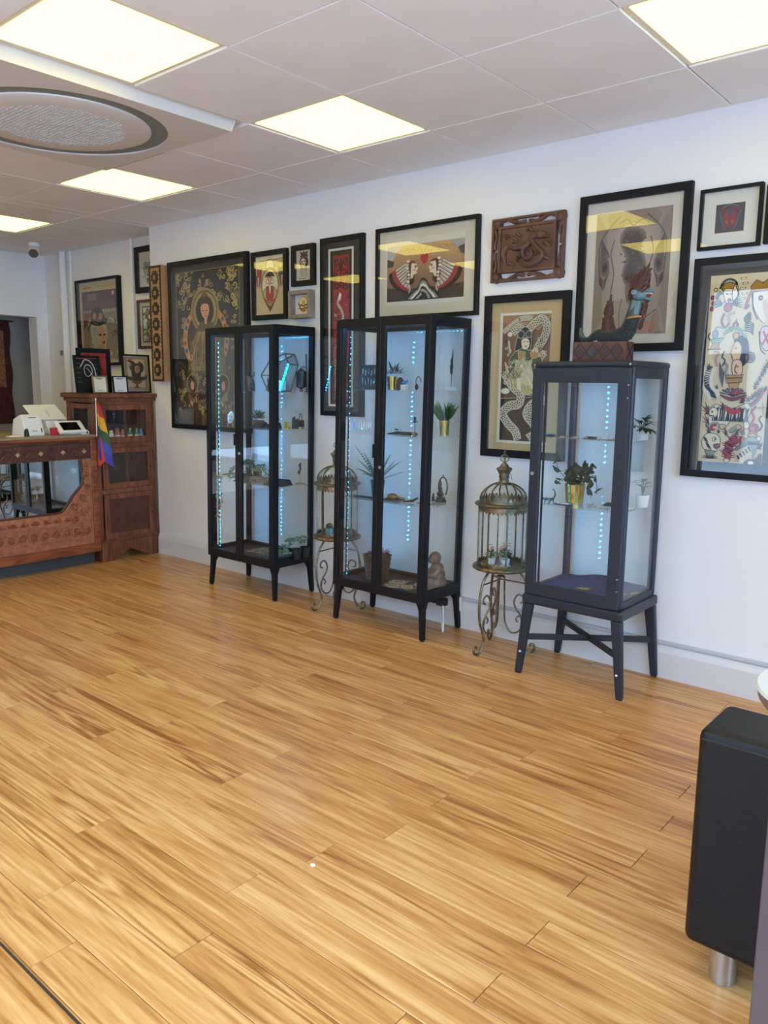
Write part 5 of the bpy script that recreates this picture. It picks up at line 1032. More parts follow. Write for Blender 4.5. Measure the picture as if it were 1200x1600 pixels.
# ------------------------------------------------------------------ sofa, round table, dark panel, litter
t = thing('leather_sofa','black leather sofa seen from behind on short metal legs','sofa',(-.55,-1.91,0))
MB().box(0,1.7,0,.20,.085,.62).build('backrest', K['leather'], t, bevel=.022, segs=4)
MB().tube([(.012,-.0015,.598),(1.69,-.0015,.598)],.0022,6).build('seam', K['potblack'], t)
MB().box(.12,1.7,.205,.60,.10,.40).build('seat', K['leather'], t, bevel=.03, segs=3)
for (x,y) in ((.085,.045),(1.6,.045),(.2,.52),(1.6,.52)): MB().lathe([(.001,.0),(.027,.0),(.027,.004),(.030,.006),(.030,.086),(.001,.086)],20,(x,y,0)).build('leg', K['chrome'], t, smooth=True)
t = thing('round_side_table','white round topped pedestal table beyond the sofa','table',(-.345,-1.09,0))
MB().lathe([(.001,.487),(.284,.487),(.290,.492),(.284,.5),(.001,.5)],40).build('top', [K['tabletop']], t, smooth=True)
MB().lathe([(.05,.425),(.235,.428),(.265,.44),(.280,.46),(.285,.487),(.05,.487)],40).build('edge', K['tableedge'], t); MB().lathe([(.03,.03),(.03,.425)],16).build('column', K['chrome'], t, smooth=True); MB().lathe([(.001,0),(.18,0),(.18,.012),(.05,.03),(.001,.03)],32).build('base', K['chrome'], t, smooth=True)
t = thing('dark_side_panel','dark brown panel-sided console close to the camera at the lower right','console',(-.232,-2.62,0))
MB().box(0,.03,0,.24,0,.86).build('side_panel', K['darkpanel'], t, bevel=.002); MB().box(.03,.9,.01,.03,0.05,.86).build('front_panel', K['darkpanel'], t); MB().box(-.0,.92,-.01,.25,.861,.89).build('top', K['darkpanel'], t, bevel=.002); MB().box(.87,.9,.03,.24,0,.86).build('end_panel', K['darkpanel'], t)
lt = MB(); lt.v = [(-1.522,-2.195,.0005),(-1.508,-2.199,.0005),(-1.504,-2.188,.0005),(-1.514,-2.182,.0005),(-1.516,-2.194,.006),(-1.509,-2.19,.008)]; lt.f = [(0,1,4),(1,5,4),(1,2,5),(2,3,5),(3,0,4),(3,4,5),(3,2,1,0)]; lt.m = [0]*7
tag(lt.build('paper_scrap', K['paper']),'tiny white scrap of paper lying on the wooden floor','litter')
# plug socket and cable by the middle cabinet
t = thing('wall_socket','white double wall socket with black plugs behind the middle cabinet leg','socket',(-2.575,-.022,.10))
MB().box(-.075,.075,-.012,0,0,.085).build('plate', K['plasticw'], t, bevel=.003); MB().box(-.07,-.015,-.06,-.012,.02,.065).build('plug', K['potblack'], t, bevel=.006); MB().box(-.12,-.06,-.06,-.024,.03,.05).build('adapter', K['potblack'], t, bevel=.006)
tag(MB().tube(smooth([(-2.66,-.05,.14),(-2.60,-.10,.10),(-2.53,-.17,.03),(-2.52,-.18,.012),(-2.53,-.16,.03),(-2.55,-.14,.15)],6),.004,6).build('led_cable', K['plasticw'], smooth=True),'white lamp cable dangling below the middle cabinet','cable')
tag(MB().tube(smooth([(-1.80,-.07,.30),(-1.70,-.06,.33),(-1.62,-.06,.345),(-1.55,-.06,.36)],6),.003,6).build('black_cable', K['potblack'], smooth=True),'thin black cable under the grey cabinet','cable')
# ------------------------------------------------------------------ plants and things in the cabinets
def pot(t, m, r0, r1, h, soil=True, n=20, name='pot'):
    MB().lathe([(.001,0),(r0,0),(r1,h),(r1-.003,h),(r1-.004,h-.006),(.001,h-.006)],n).build(name, m, t, smooth=True)
    if soil: MB().lathe([(.001,h-.005),(r1-.005,h-.005)],n).build('soil', K['soil'], t)
def U(rg, a, b): return rg.uniform(a, b)
def bushy(t, m, c, R, n, L, W, rg, up=.4, name='foliage', bend=.3, seg=3):
    mb = MB()
    for i in range(n):
        d = Vector((U(rg,-1,1),U(rg,-1,1),U(rg,-.2,1)+up)).normalized(); p = Vector(c)+Vector((d.x*R[0]*U(rg,.1,1),d.y*R[1]*U(rg,.1,1),d.z*R[2]*U(rg,.1,1)))
        mb.leaf(p, d+Vector((U(rg,-.5,.5),U(rg,-.5,.5),U(rg,-.3,.3))), (U(rg,-.3,.3),U(rg,-.3,.3),1), L*U(rg,.7,1.2), W*U(rg,.7,1.2), bend, seg=seg)
    return mb.build(name, m, t, smooth=True)
rg = random.Random(31)
# --- left cabinet, top shelf
ZA, ZB, ZC, ZD = 1.334, 1.098, .738, .2505
t = thing('bull_figurine','small dark bull figurine on the top shelf of the left cabinet','figurine',(-4.15,-.17,ZA),2.6)
mb = MB(); mb.ell((0,0,.055),(.055,.024,.03),12); mb.ell((.05,0,.075),(.026,.018,.022),10); mb.ell((.075,0,.07),(.018,.012,.014),8)
for sx in (-.035,.035):
    for sy in (-.012,.012): mb.tube([(sx,sy,.0),(sx,sy,.045)],[.007,.010],7)
for s_ in (-1,1): mb.tube([(.055,s_*.012,.09),(.06,s_*.03,.10),(.062,s_*.034,.125)],[.005,.004,.002],6)
mb.tube([(-.05,0,.07),(-.065,0,.05),(-.066,0,.025)],[.004,.003,.004],5); mb.build('body', K['bronze'], t, smooth=True)
t = thing('owl_figurine','small dark upright figurine beside the bull in the left cabinet','figurine',(-4.045,-.10,ZA))
mb = MB(); mb.lathe([(.001,0),(.016,0),(.02,.02),(.015,.045),(.010,.055),(.012,.065),(.006,.078),(.001,.08)],10); mb.tube([(-.012,0,.05),(-.02,0,.07),(-.014,0,.09)],[.004,.004,.002],6); mb.tube([(.012,0,.05),(.022,0,.068),(.02,0,.088)],[.004,.004,.002],6); mb.build('body', K['bronze'], t, smooth=True)
t = thing('geometric_terrarium','grey angular glass terrarium edged with blue lights in the left cabinet','terrarium',(-3.86,-.19,ZA),.25)
hx = [(-.045,0),(-.095,.10),(-.03,.19),(.085,.235),(.115,.17),(.05,.0)]; V0 = [(x,-.05,z) for x,z in hx]; V1 = [(x*.9+.01,.06,z) for x,z in hx]; mb = MB()
for i in range(6):
    j = (i+1)%6; mb.bar(V0[i],V0[j],.007); mb.bar(V1[i],V1[j],.007); mb.bar(V0[i],V1[i],.007)
mb.build('wire_frame', mat('terrarium_lead','#6f6c66',.4,.5), t)
MB().prism(hx, lambda x,z:(x*.9+.01,.061,z), lambda x,z:(x*.9+.01,.064,z)).build('back_panel', mat('terrarium_back','#8a857c',.5), t)
MB().box(-.035,.035,-.02,.04,0.004,.07).build('white_block', K['paper'], t, bevel=.004)
bd = MB(); a_, b_2 = Vector((.085,-.056,.225)), Vector((.05,-.056,.01))
a_, b_2 = Vector((.112,-.056,.165)), Vector((.052,-.056,.01))
for i in range(10): bd.ell(a_.lerp(b_2,i/9),(.005,.004,.0055),8)
bd.build('blue_lights', K['led'], t)
t = thing('prayer_wheel','dark cylindrical prayer wheel hanging on a thin stand in the left cabinet','ornament',(-3.745,-.095,ZA))
MB().lathe([(.001,0),(.012,0),(.014,.006),(.006,.012),(.014,.02),(.032,.03),(.034,.04),(.034,.115),(.032,.125),(.014,.138),(.006,.148),(.001,.15)],12).build('drum', mat('dark_iron','#26272b',.5,.5,bump=.5,bscale=90), t, smooth=True)
mb = MB(); mb.tube([(.052,0,0),(.048,0,.16),(.046,0,.235)],[.004,.003,.005],7); mb.tube([(.048,0,.155),(.0,0,.158)],.0025,6); mb.lathe([(.001,0),(.016,0),(.014,.004),(.001,.004)],12,(.052,0,0)); mb.build('stand', K['potblack'], t, smooth=True)
t = tag(MB().tube(smooth([(-3.98,-.2,ZA+.003),(-3.96,-.19,ZA+.012),(-3.94,-.2,ZA+.003),(-3.93,-.18,ZA+.012),(-3.90,-.2,ZA+.006)],5),.002,5).build('wire_trinket', K['potblack'], smooth=True),'thin dark wire trinket on the top shelf of the left cabinet','trinket')
# second shelf
t = thing('white_mask','white oval mask ornament on a small easel in the left cabinet','ornament',(-4.235,-.28,ZB),.3)
MB().ell((0,0,.058),(.024,.012,.042),14,mat=Matrix.Rotation(.25,3,'Y')).build('mask', K['potwhite'], t, smooth=True); mb = MB(); mb.tube([(-.02,-.01,0),(-.012,0,.03)],.003,6); mb.tube([(.02,-.01,0),(.014,0,.03)],.003,6); mb.tube([(0,.03,0),(0,.005,.05)],.003,6); mb.build('easel', K['woodlight'], t)
e = MB(); e.ell((-.006,-.012,.066),(.005,.002,.003),8); e.ell((.014,-.012,.064),(.005,.002,.003),8); e.ell((.003,-.012,.04),(.007,.002,.003),8); e.build('face_marks', K['potblack'], t)
t = thing('spiky_plant','small airy green plant in a dark basket in the left cabinet','potted plant',(-4.10,-.15,ZB)); pot(t,K['potbasket'],.032,.04,.04); bushy(t,K['leafmid'],(0,0,.045),(.05,.05,.05),150,.035,.008,rg)
def tray(label, x, y, z, w_, d_, h_, rz=0, m='blackmat', pieces=0, grp='black jewellery display trays'):
    t = thing('display_tray', label, 'display tray', (x,y,z), rz, grp)
    MB().hexa([(-w_/2,-d_/2,0),(w_/2,-d_/2,0),(w_/2,d_/2,0),(-w_/2,d_/2,0)],[(-w_*.42,-d_*.4,.006),(w_*.42,-d_*.4,.006),(w_*.42,d_*.4,h_),(-w_*.42,d_*.4,h_)]).build('wedge', K[m], t, bevel=.001)
    if pieces:
        mb = MB(); n = Vector((0,-(h_-.006),d_*.8)).normalized()
        for i in range(pieces):
            u, v = -.36+.72*((i%5)/4), -.25+.28*(i//5); p = Vector((u*w_,v*d_,.006+(h_-.006)*(v+.4)/.8+.003)); mb.tube([p+Vector((.006*math.cos(q),.006*math.sin(q),0)) for q in [k*PI/4 for k in range(9)]],.0014,5)
        mb.build('rings', K['silver'], t, smooth=True)
    return t
tray('black ring tray left of centre on the second shelf of the left cabinet',-4.02,-.22,ZB,.10,.08,.035,.1,pieces=10); tray('black ring tray right of centre on the second shelf of the left cabinet',-3.91,-.20,ZB,.10,.08,.034,.1,pieces=10)
t = thing('purple_ball','purple striped ball ornament on a wooden stand in the left cabinet','ornament',(-3.845,-.23,ZB)); MB().ell((0,0,.058),(.026,.024,.026),14).build('ball', K['purple'], t, smooth=True); mb = MB()
for q in (-.5,0,.5): mb.tube([(.0265*math.cos(a)*math.cos(q),.0245*math.sin(a)*math.cos(q),.058+.0265*math.sin(q)) for a in [k*PI/8 for k in range(17)]],.0016,5)
mb.build('bands', K['leafgrey'], t); MB().lathe([(.001,0),(.022,0),(.01,.012),(.012,.03),(.018,.036),(.001,.036)],12).build('stand', K['woodlight'], t, smooth=True)
t = thing('yellow_card','small yellow price card standing in the left cabinet','card',(-3.775,-.20,ZB),.1); MB().box(-.018,.018,-.003,.003,0,.045).build('card', K['yellow'], t); MB().box(-.018,.018,.003,.02,0,.012).build('foot', K['woodlight'], t)
mk = MB()
for k in range(3): mk.box(-.012+.004*(k%2),.010,-.0036,-.003,.010+.012*k,.014+.012*k)
mk.build('lettering', K['blackmat'], t)
t = thing('finger_ornament','small dark-green finger shaped ornament behind the yellow card','ornament',(-3.765,-.13,ZB)); mb = MB()
for k in range(4): mb.tube([(-.022+.014*k,0,0),(-.022+.014*k,0,.07+.012*(k%2)-.006*k)],[.008,.006],8)
mb.build('fingers', K['leafdark'], t, smooth=True)
t = thing('camera_ornament','small dark machine ornament with arched handle in the left cabinet','ornament',(-3.715,-.13,ZB)); mb = MB(); mb.box(-.018,.018,-.014,.014,.012,.055); mb.tube([(0,-.014,.034),(0,-.022,.034)],.010,12); mb.tube(smooth([(-.012,0,.055),(-.010,0,.085),(.0,0,.095),(.010,0,.085),(.012,0,.055)],4),.003,6)
for (x,y) in ((-.03,-.02),(.036,-.02),(.0,.03)): mb.tube([(x*.3,y*.3,.02),(x,y,0)],.003,6)
mb.build('body', K['bronze'], t, smooth=True)
# third shelf
t = thing('trailing_ivy','trailing sage green ivy in a gold pot spilling over the shelf of the left cabinet','potted plant',(-4.10,-.17,ZC)); pot(t,K['goldpot'],.026,.032,.06)
mb = MB(); st = MB()
def vine(pts, n, L, W):
    P_ = smooth(pts, 6); st.tube(P_,.0013,5)
    for i in range(n):
        p = Vector(P_[int((i+.5)/n*(len(P_)-1))]); mb.leaf(p,(U(rg,-1,1),U(rg,-1,1),U(rg,-.6,.5)),(U(rg,-.4,.4),U(rg,-.4,.4),1),L*U(rg,.7,1.2),W*U(rg,.7,1.2),.3,seg=3)
for k in range(9):
    y = U(rg,-.08,.06); ex = U(rg,-.20,-.08); vine([(0,0,.06),(ex*.4,y*.5-.03,.10+U(rg,0,.04)),(ex,y-.04,.05+U(rg,0,.03)),(ex*1.12,y-.06,.015)],26,.024,.018)
for k in range(6): vine([(0,0,.06),(U(rg,.04,.08),U(rg,-.06,.02),.11),(U(rg,.11,.16),U(rg,-.10,.0),.05),(U(rg,.14,.19),U(rg,-.10,0),.015)],22,.022,.018)
for k in range(4): x = -.17-.022*k; vine([(-.10,-.13,.05),(x,-.168,.02),(x-.005,-.174,-.03),(x+.004*k,-.176,-.10-.03*k),(x+.01,-.176,-.15-.035*k)],30,.022,.013)
st.build('stems', K['leafmid'], t); mb.build('foliage', K['leafpale'], t, smooth=True)
tray('black wedge tray at the left on the third shelf of the left cabinet',-4.10,-.29,ZC,.12,.09,.05,.0); tray('black wedge tray at the right on the third shelf of the left cabinet',-3.80,-.26,ZC,.17,.11,.035,.1)
t = thing('grey_plinth_box','low grey tapered box on the third shelf of the left cabinet','box',(-3.985,-.25,ZC)); MB().hexa([(-.085,-.04,0),(.085,-.04,0),(.085,.04,0),(-.085,.04,0)],[(-.065,-.03,.036),(.065,-.03,.036),(.065,.03,.036),(-.065,.03,.036)]).build('body', mat('taupe','#77706a',.7), t, bevel=.002); MB().box(-.02,.0,-.042,-.035,.008,.022).build('mark', K['bronze'], t)
t = thing('bronze_leaf_ornament','thin bronze leaf stem ornament on the third shelf of the left cabinet','ornament',(-3.735,-.12,ZC)); MB().lathe([(.001,0),(.033,0),(.033,.004),(.001,.004)],18).build('base', K['woodlight'], t); mb = MB().tube([(0,0,.004),(-.004,0,.06),(-.006,0,.115)],.0016,5); mb.tube([(.004,0,.004),(.008,0,.05),(.004,0,.09)],.0014,5); mb.tube([(-.003,0,.05),(-.014,0,.07)],.0012,5); mb.build('stem', K['woodlight'], t)
me_lf = MB().leaf((0,0,0),(0,0,1),(0,-1,0),.034,.022,.2,seg=5).mesh('bronze_leaf', K['bronze'], smooth=True)
for (x,z,r_) in ((-.006,.108,.3),(.010,.09,-.7),(-.018,.062,.5),(.004,.10,-.2)): inst('leaf', me_lf, t, (x,0,z), (0,r_,0))
# base
def succulent(label, x, y, spread, n, pots):
    t = thing('trailing_succulent', label, 'potted plant', (x,y,ZD))
    for (px,py) in pots:
        MB().lathe([(.001,0),(.024,0),(.034,.07),(.031,.07),(.030,.062),(.001,.062)],16,(px,py,0)).build('pot', K['potblack'], t, smooth=True)
    mb = MB()
    for i in range(n):
        c = spread[i%len(spread)]; p = Vector(c)+Vector((U(rg,-.03,.03),U(rg,-.03,.03),U(rg,-.012,.022)))
        p.z = max(p.z,.012)
        for k in range(5):
            a = k*1.257+i; mb.leaf(p,(math.cos(a),math.sin(a),.5),(0,0,1),.017,.013,-.2,seg=2)
    mb.build('rosettes', K['leafsage'], t, smooth=True); return t
succulent('pale green trailing succulent lying at the front of the left cabinet base',-3.83,-.29,[(-.09+.03*k,.0+.01*(k%3),.03) for k in range(6)],80,[])
succulent('pale green succulents in two black pots at the right of the left cabinet base',-3.72,-.19,[(.0,-.03,.10),(.02,.04,.11),(.0,-.08,.05),(-.03,-.06,.07),(.0,-.01,.12),(-.04,-.09,.03),(.015,.065,.12)],100,[(.015,.005),(.012,.085)])
def flatcard(label, x, y, z, w_, d_, rz, draw=None, bg='#8a6a58', grp=None):
    t = thing('flat_card', label, 'card', (x,y,z), rz, grp); MB().box(-w_/2,w_/2,-d_/2,d_/2,0,.002).build('card', K['paper'], t)
    A = Art(w_,d_,bg)
    if draw: draw(A)
    p = A.build('print', t, -w_/2, -d_/2, 0, .0006); p.rotation_euler = (-PI/2,0,0); p.rotation_euler = (-PI/2,0,0); p.location = (0,0,.0022)
    for v in p.data.vertices: v.co = Vector((v.co.x, -v.co.y*0+v.co.y, v.co.z))
    p.rotation_euler = (-PI/2,0,0); p.scale = (1,1,1)
    return t
def a_colour(A):
    r2 = random.Random(int(A.w*1e5)+3)
    for _ in range(12): A.E(U(r2,.1,.9),U(r2,.1,.9),U(r2,.05,.16),col=r2.choice(('#b0623c','#2f2a28','#d8cdb8','#8a3a34','#c7a060')))
flatcard('brown pictorial card lying at the back of the left cabinet base',-4.08,-.18,ZD,.13,.10,.2,a_colour,'#a5755c'); tag(MB().box(-4.00,-3.95,-.15,-.12,ZD,ZD+.004).build('black_leaflet', K['blackmat']),'small black leaflet beside the brown card in the left cabinet','leaflet'); tag(MB().box(-4.19,-4.12,-.31,-.28,ZD,ZD+.004).build('dark_slip', K['blackmat']),'dark slip at the front left of the left cabinet base','leaflet')
# --- middle cabinet
ZA, ZB, ZC = 1.354, 1.114, .738
t = thing('earring_board','black board hung with silver earrings on the top shelf of the middle cabinet','jewellery display',(-3.035,-.235,ZA)); MB().hexa([(-.075,-.02,0),(.075,-.02,0),(.075,.02,0),(-.075,.02,0)],[(-.055,.0,.14),(.055,.0,.14),(.055,.02,.14),(-.055,.02,.14)]).build('board', K['blackmat'], t, bevel=.002); me_e = MB().tube([(0,-.002,0),(.001,-.002,-.012),(-.001,-.002,-.03)],[.0015,.0016,.0022],5).mesh('earring', K['silver'])
for i in range(10): k = i%5; zz = .118-.052*(i//5)-.008*(k%2); inst('earring', me_e, t, (-.045+.022*k+.004*(i//5), -.021+.02*zz/.14, zz))
t = thing('airy_gold_pot_plant','thin leaved plant in a gold pot on the top shelf of the middle cabinet','potted plant',(-2.92,-.17,ZA)); pot(t,K['goldpot'],.024,.03,.075); bushy(t,K['leafdark'],(.01,0,.085),(.06,.05,.035),70,.05,.008,rg,up=.3)
t = thing('stone_figurine','small dark stone figurine on the top shelf of the middle cabinet','figurine',(-2.845,-.19,ZA)); MB().lathe([(.001,0),(.022,0),(.026,.02),(.018,.04),(.02,.055),(.008,.07),(.001,.072)],10).build('body', K['bronze'], t, smooth=True)
t = thing('blue_gem','bright blue lit crystal ornament in the middle cabinet','ornament',(-2.79,-.22,ZA)); MB().box(-.018,.018,-.012,.012,0,.03).build('base', K['acryl'], t); MB().ell((0,0,.042),(.02,.012,.012),6).build('gem', K['blue'], t); MB().ell((.02,0,.05),(.01,.008,.008),6).build('gem_tip', K['blue'], t)
t = thing('ring_ornament','small looped metal ornament at the right of the top shelf, middle cabinet','ornament',(-2.70,-.21,ZA)); mb = MB().tube([(.018*math.cos(k*.5),0,.045+.03*math.sin(k*.5)) for k in range(11)],.0025,5); mb.ell((-.012,0,.018),(.012,.01,.018),8); mb.build('loop', K['bronze'], t, smooth=True)
t = thing('feather_ornament','dark metal feather standing on a clear block in the middle cabinet','ornament',(-2.56,-.10,ZA)); MB().box(-.022,.022,-.02,.02,0,.022).build('block', K['acryl'], t, bevel=.002); mb = MB().tube([(0,0,.022),(.004,0,.10)],.0018,5); mb.prism([(0,.085),(-.008,.10),(-.006,.115),(-.010,.13),(-.004,.145),(-.006,.16),(.002,.18),(.010,.225),(.011,.19),(.010,.15),(.013,.13),(.009,.11),(.010,.095)], lambda x,z:(x,-.001,z), lambda x,z:(x,.001,z)); mb.build('feather', K['bronze'], t)
t = thing('acrylic_stand','clear acrylic jewellery stand with tiny pieces in the middle cabinet','jewellery display',(-3.06,-.26,ZB)); MB().box(-.075,-.05,-.012,.012,0,.085).build('upright', K['glass'], t)
for k in range(4): MB().box(-.042+.028*k,-.022+.028*k,-.01,.01,0,.022).build('block', K['glass'], t)
mb = MB()
for k in range(6): mb.tube([(-.03+.018*k,0,.022),(-.028+.018*k,.002,.05+.006*(k%3))],.0015,5)
mb.build('pieces', K['silver'], t); MB().tube([(-.058,-.013,.01),(-.058,-.013,.07)],.003,6).build('blue_vial', K['blue'], t)
t = thing('dark_statuette','slim dark statuette on the second shelf of the middle cabinet','figurine',(-2.955,-.24,ZB)); MB().lathe([(.001,0),(.014,0),(.012,.03),(.016,.06),(.010,.085),(.012,.10),(.006,.118),(.001,.12)],10).build('body', K['monk'], t, smooth=True)
tray('long flat black tray on the second shelf of the middle cabinet',-2.76,-.27,ZB,.16,.09,.012)
t = thing('succulent_sprig','tiny sprig lying on the black tray in the middle cabinet','plant',(-2.80,-.26,ZB+.0135)); bushy(t,K['leafdark'],(0,0,.002),(.02,.015,.008),24,.018,.007,rg)
t = thing('flower_rod','black metal flower on a rod on the second shelf of the middle cabinet','ornament',(-2.72,-.21,ZB)); mb = MB().lathe([(.001,0),(.014,0),(.012,.004),(.001,.004)],12); mb.tube([(0,0,.003),(0,0,.062)],.002,6)
for k in range(6): a = k*PI/3; mb.tube([(0,0,.062),(.012*math.cos(a),.006*math.sin(a),.072),(.02*math.cos(a),.01*math.sin(a),.066)],[.003,.003,.0015],5)
mb.ell((0,0,.085),(.009,.007,.012),8); mb.build('flower', K['potblack'], t, smooth=True)
tag(MB().ell((-2.665,-.29,ZB+.008),(.013,.010,.008),8).build('tan_stone', K['woodlight'], smooth=True),'small tan stone at the shelf edge in the middle cabinet','stone')
t = thing('grass_plant','upright grass in a tall gold pot on the second shelf of the middle cabinet','potted plant',(-2.555,-.16,ZB)); pot(t,K['goldpot'],.024,.03,.08); mb = MB()
for i in range(110): a = U(rg,0,6.28); s_ = U(rg,.0,.8); mb.leaf((.02*math.cos(a),.02*math.sin(a),.075),(s_*math.cos(a),s_*math.sin(a),1),(math.cos(a+1.5),math.sin(a+1.5),.1),U(rg,.06,.12),.011,.25,seg=3)
mb.build('blades', K['leafgrass'], t, smooth=True)
t = thing('earring_tower','clear pointed acrylic tower with dark studs in the middle cabinet','jewellery display',(-2.565,-.24,ZB)); MB().hexa([(-.024,-.01,0),(.024,-.01,0),(.024,.01,0),(-.024,.01,0)],[(-.006,-.004,.14),(.006,-.004,.14),(.006,.004,.14),(-.006,.004,.14)]).build('tower', K['glass'], t)
mb = MB()
for k in range(8): mb.ell((-.017+.0017*k,-.012,.012+.014*k),(.0035,.002,.004),6)
mb.ell((.004,-.010,.128),(.003,.002,.004),6); mb.build('studs', K['potblack'], t)
t = thing('fern_plant','large fern in a black pot on the third shelf of the middle cabinet','potted plant',(-2.975,-.225,ZC)); pot(t,K['potblack'],.03,.042,.10)
def frond(t, base, d, L, droop, m, w_=.03):
    mb = MB(); d = Vector(d).normalized(); P_ = [Vector(base)+d*L*q+Vector((0,0,-droop*L*q*q)) for q in [k/14 for k in range(15)]]; mb.tube(P_,.0012,4)
    side = d.cross(Vector((0,0,1))).normalized()
    for k in range(2,14):
        ww = w_*math.sin(PI*min(1,(k+1)/15*.9+.08))
        for s_ in (-1,1): mb.leaf(P_[k],side*s_+d*.45+Vector((0,0,.15)),(0,0,1),ww*1.15,.0135,.2,seg=2)
    return mb.build('frond', m, t)
for (dx,dy,dz,L,dp) in ((-.65,-.3,1.1,.30,.05),(-.35,.1,1.2,.25,.05),(-.8,-.1,.75,.23,.10),(.9,-.3,.75,.27,.06),(.75,.2,.8,.24,.15),(.55,-.4,.45,.20,.25),(.3,.3,1.0,.22,.1),(-.9,.2,.45,.20,.3),(.95,.0,.35,.24,.02),(0,-.6,.9,.18,.2),(-.15,.5,1,.2,.1),(-.55,-.5,.6,.19,.2),(.25,-.2,1.2,.2,.05),(-.4,-.2,.9,.22,.05)): frond(t,(0,0,.095),(dx,dy,dz),L*.86,dp,K['fern'],.026)
tag(MB().box(-3.09,-2.93,-.31,-.27,ZC,ZC+.006).build('slate_tile', K['blackmat'], bevel=.001),'thin dark slate beneath the fern in the middle cabinet','tile'); tag(MB().box(-2.88,-2.76,-.31,-.235,ZC,ZC+.008).build('grey_slab', mat('slate_grey','#5c6468',.7), bevel=.001),'grey slab under the brass turtle in the middle cabinet','tile')
t = thing('brass_turtle','brass turtle ornament on a grey slab in the middle cabinet','ornament',(-2.825,-.27,ZC+.0085)); mb = MB(); mb.ell((0,0,.014),(.036,.022,.018),14); mb.ell((.045,0,.012),(.014,.008,.007),8); mb.tube([(.05,0,.012),(.085,.01,.010)],[.004,.002],6)
for s_ in (-1,1): mb.ell((.02,s_*.02,.005),(.012,.008,.005),8); mb.ell((-.02,s_*.02,.005),(.012,.008,.005),8)
mb.build('body', mat('worn_brass','#8d7650',.4,.6,var=.3,vscale=30), t, smooth=True)
t = thing('curved_tool','dark curved pen-like tool lying near the shelf front of the middle cabinet','ornament',(-2.68,-.27,ZC)); MB().tube([(-.05,-.02,.005),(0,0,.012),(.03,.01,.03)],[.003,.008,.004],8).build('body', K['bronze'], t, smooth=True)
t = thing('seated_deity','bronze seated deity with arched halo on the third shelf of the middle cabinet','statuette',(-2.59,-.13,ZC)); mb = MB(); mb.lathe([(.001,0),(.034,0),(.036,.008),(.026,.02),(.03,.028),(.001,.03)],14,sy=.7); mb.ell((-.004,0,.045),(.024,.015,.016),10); mb.ell((-.004,0,.068),(.013,.010,.022),10); mb.ell((-.004,0,.098),(.009,.009,.011),8); mb.lathe([(.008,.104),(.004,.118),(.001,.124)],8,(-.004,0,0)); mb.build('figure', K['bronze'], t, smooth=True); mb = MB().tube([(.03*math.cos(a)+.008,.008,.085+.055*math.sin(a)) for a in [-.9+k*(PI+1.8)/14 for k in range(15)]],.0042,6); mb.ell((.008,.008,.146),(.005,.004,.008),6); mb.build('halo', K['bronze'], t, smooth=True)
t = thing('tiny_deity','tiny dark figure beside the seated deity in the middle cabinet','statuette',(-2.65,-.12,ZC)); MB().lathe([(.001,0),(.012,0),(.008,.012),(.010,.02),(.005,.03),(.006,.037),(.001,.045)],8).build('body', K['bronze'], t, smooth=True)
for k, (x,y) in enumerate(((-2.645,-.25),(-2.60,-.24),(-2.56,-.25))): tag(MB().box(x-.016,x+.016,y-.01,y+.01,ZC,ZC+.004).build('silver_clip', K['silver'], bevel=.001),('left one of three flat silver clips at the shelf edge, middle cabinet','centre one of three flat silver clips at the shelf edge, middle cabinet','right one of three flat silver clips at the shelf edge, middle cabinet')[k],'jewellery','silver clips in the middle cabinet')
ZD = .2505
t = thing('basket_plant','pink leaved plant in a dark woven basket at the base of the middle cabinet','potted plant',(-2.965,-.235,ZD)); mb = MB().lathe([(.001,0),(.058,0),(.078,.15),(.072,.15),(.07,.135),(.001,.135)],24)
mb.build('basket', K['potbasket'], t, smooth=True); wv = MB()
for k in range(11):
    z = .008+.0135*k; r_ = .0595+.0205*z/.15; wv.tube([((r_+.002*(1 if (i+k)%2 else -1))*math.cos(2*PI*i/24),(r_+.002*(1 if (i+k)%2 else -1))*math.sin(2*PI*i/24),z) for i in range(25)],.0055,5)
wv.build('weave', K['potbasket'], t, smooth=True)
me_b = MB().leaf((0,0,0),(1,0,.45),(0,0,1),.065,.03,.3,seg=5).mesh('leaf', K['leafdark'], smooth=True); me_p = MB().leaf((0,0,0),(1,0,.6),(0,0,1),.055,.026,.25,seg=5).mesh('leaf', K['pink'], smooth=True)
for k in range(7): inst('leaf', me_b, t, (.03*math.cos(k*.9+2),.03*math.sin(k*.9+2),.145), (0,0,k*.9+2.2))
for k in range(9): inst('pink_leaf', me_p, t, (.025+.02*math.cos(k*.7),.02*math.sin(k*.7),.15), (0,-.3,k*.7))
k = 0
def a_flower(A):
    A.E(.5,.5,.42,.42,'#b9ab92'); A.E(.5,.5,.30,.30,'#4a3f38'); A.E(.5,.5,.22,.22,'#c58b45')
    for i in range(10): a = i*.628; A.E(.5+.33*math.cos(a),.5+.33*math.sin(a),.07,.07,'#d8ccb6')
for (x,y,rz) in ((-2.83,-.20,.3),(-2.72,-.26,-.2),(-2.80,-.29,.5),(-2.69,-.17,.1)):
    flatcard(('flower printed card at the back','flower printed card at the right front','flower printed card at the left front','flower printed card near the rear post')[k]+' on the middle cabinet base',x,y,ZD+.0,.10,.075,rz,a_flower,('#8a7f72','#56504c')[k%2],'flower cards in the middle cabinet'); k += 1
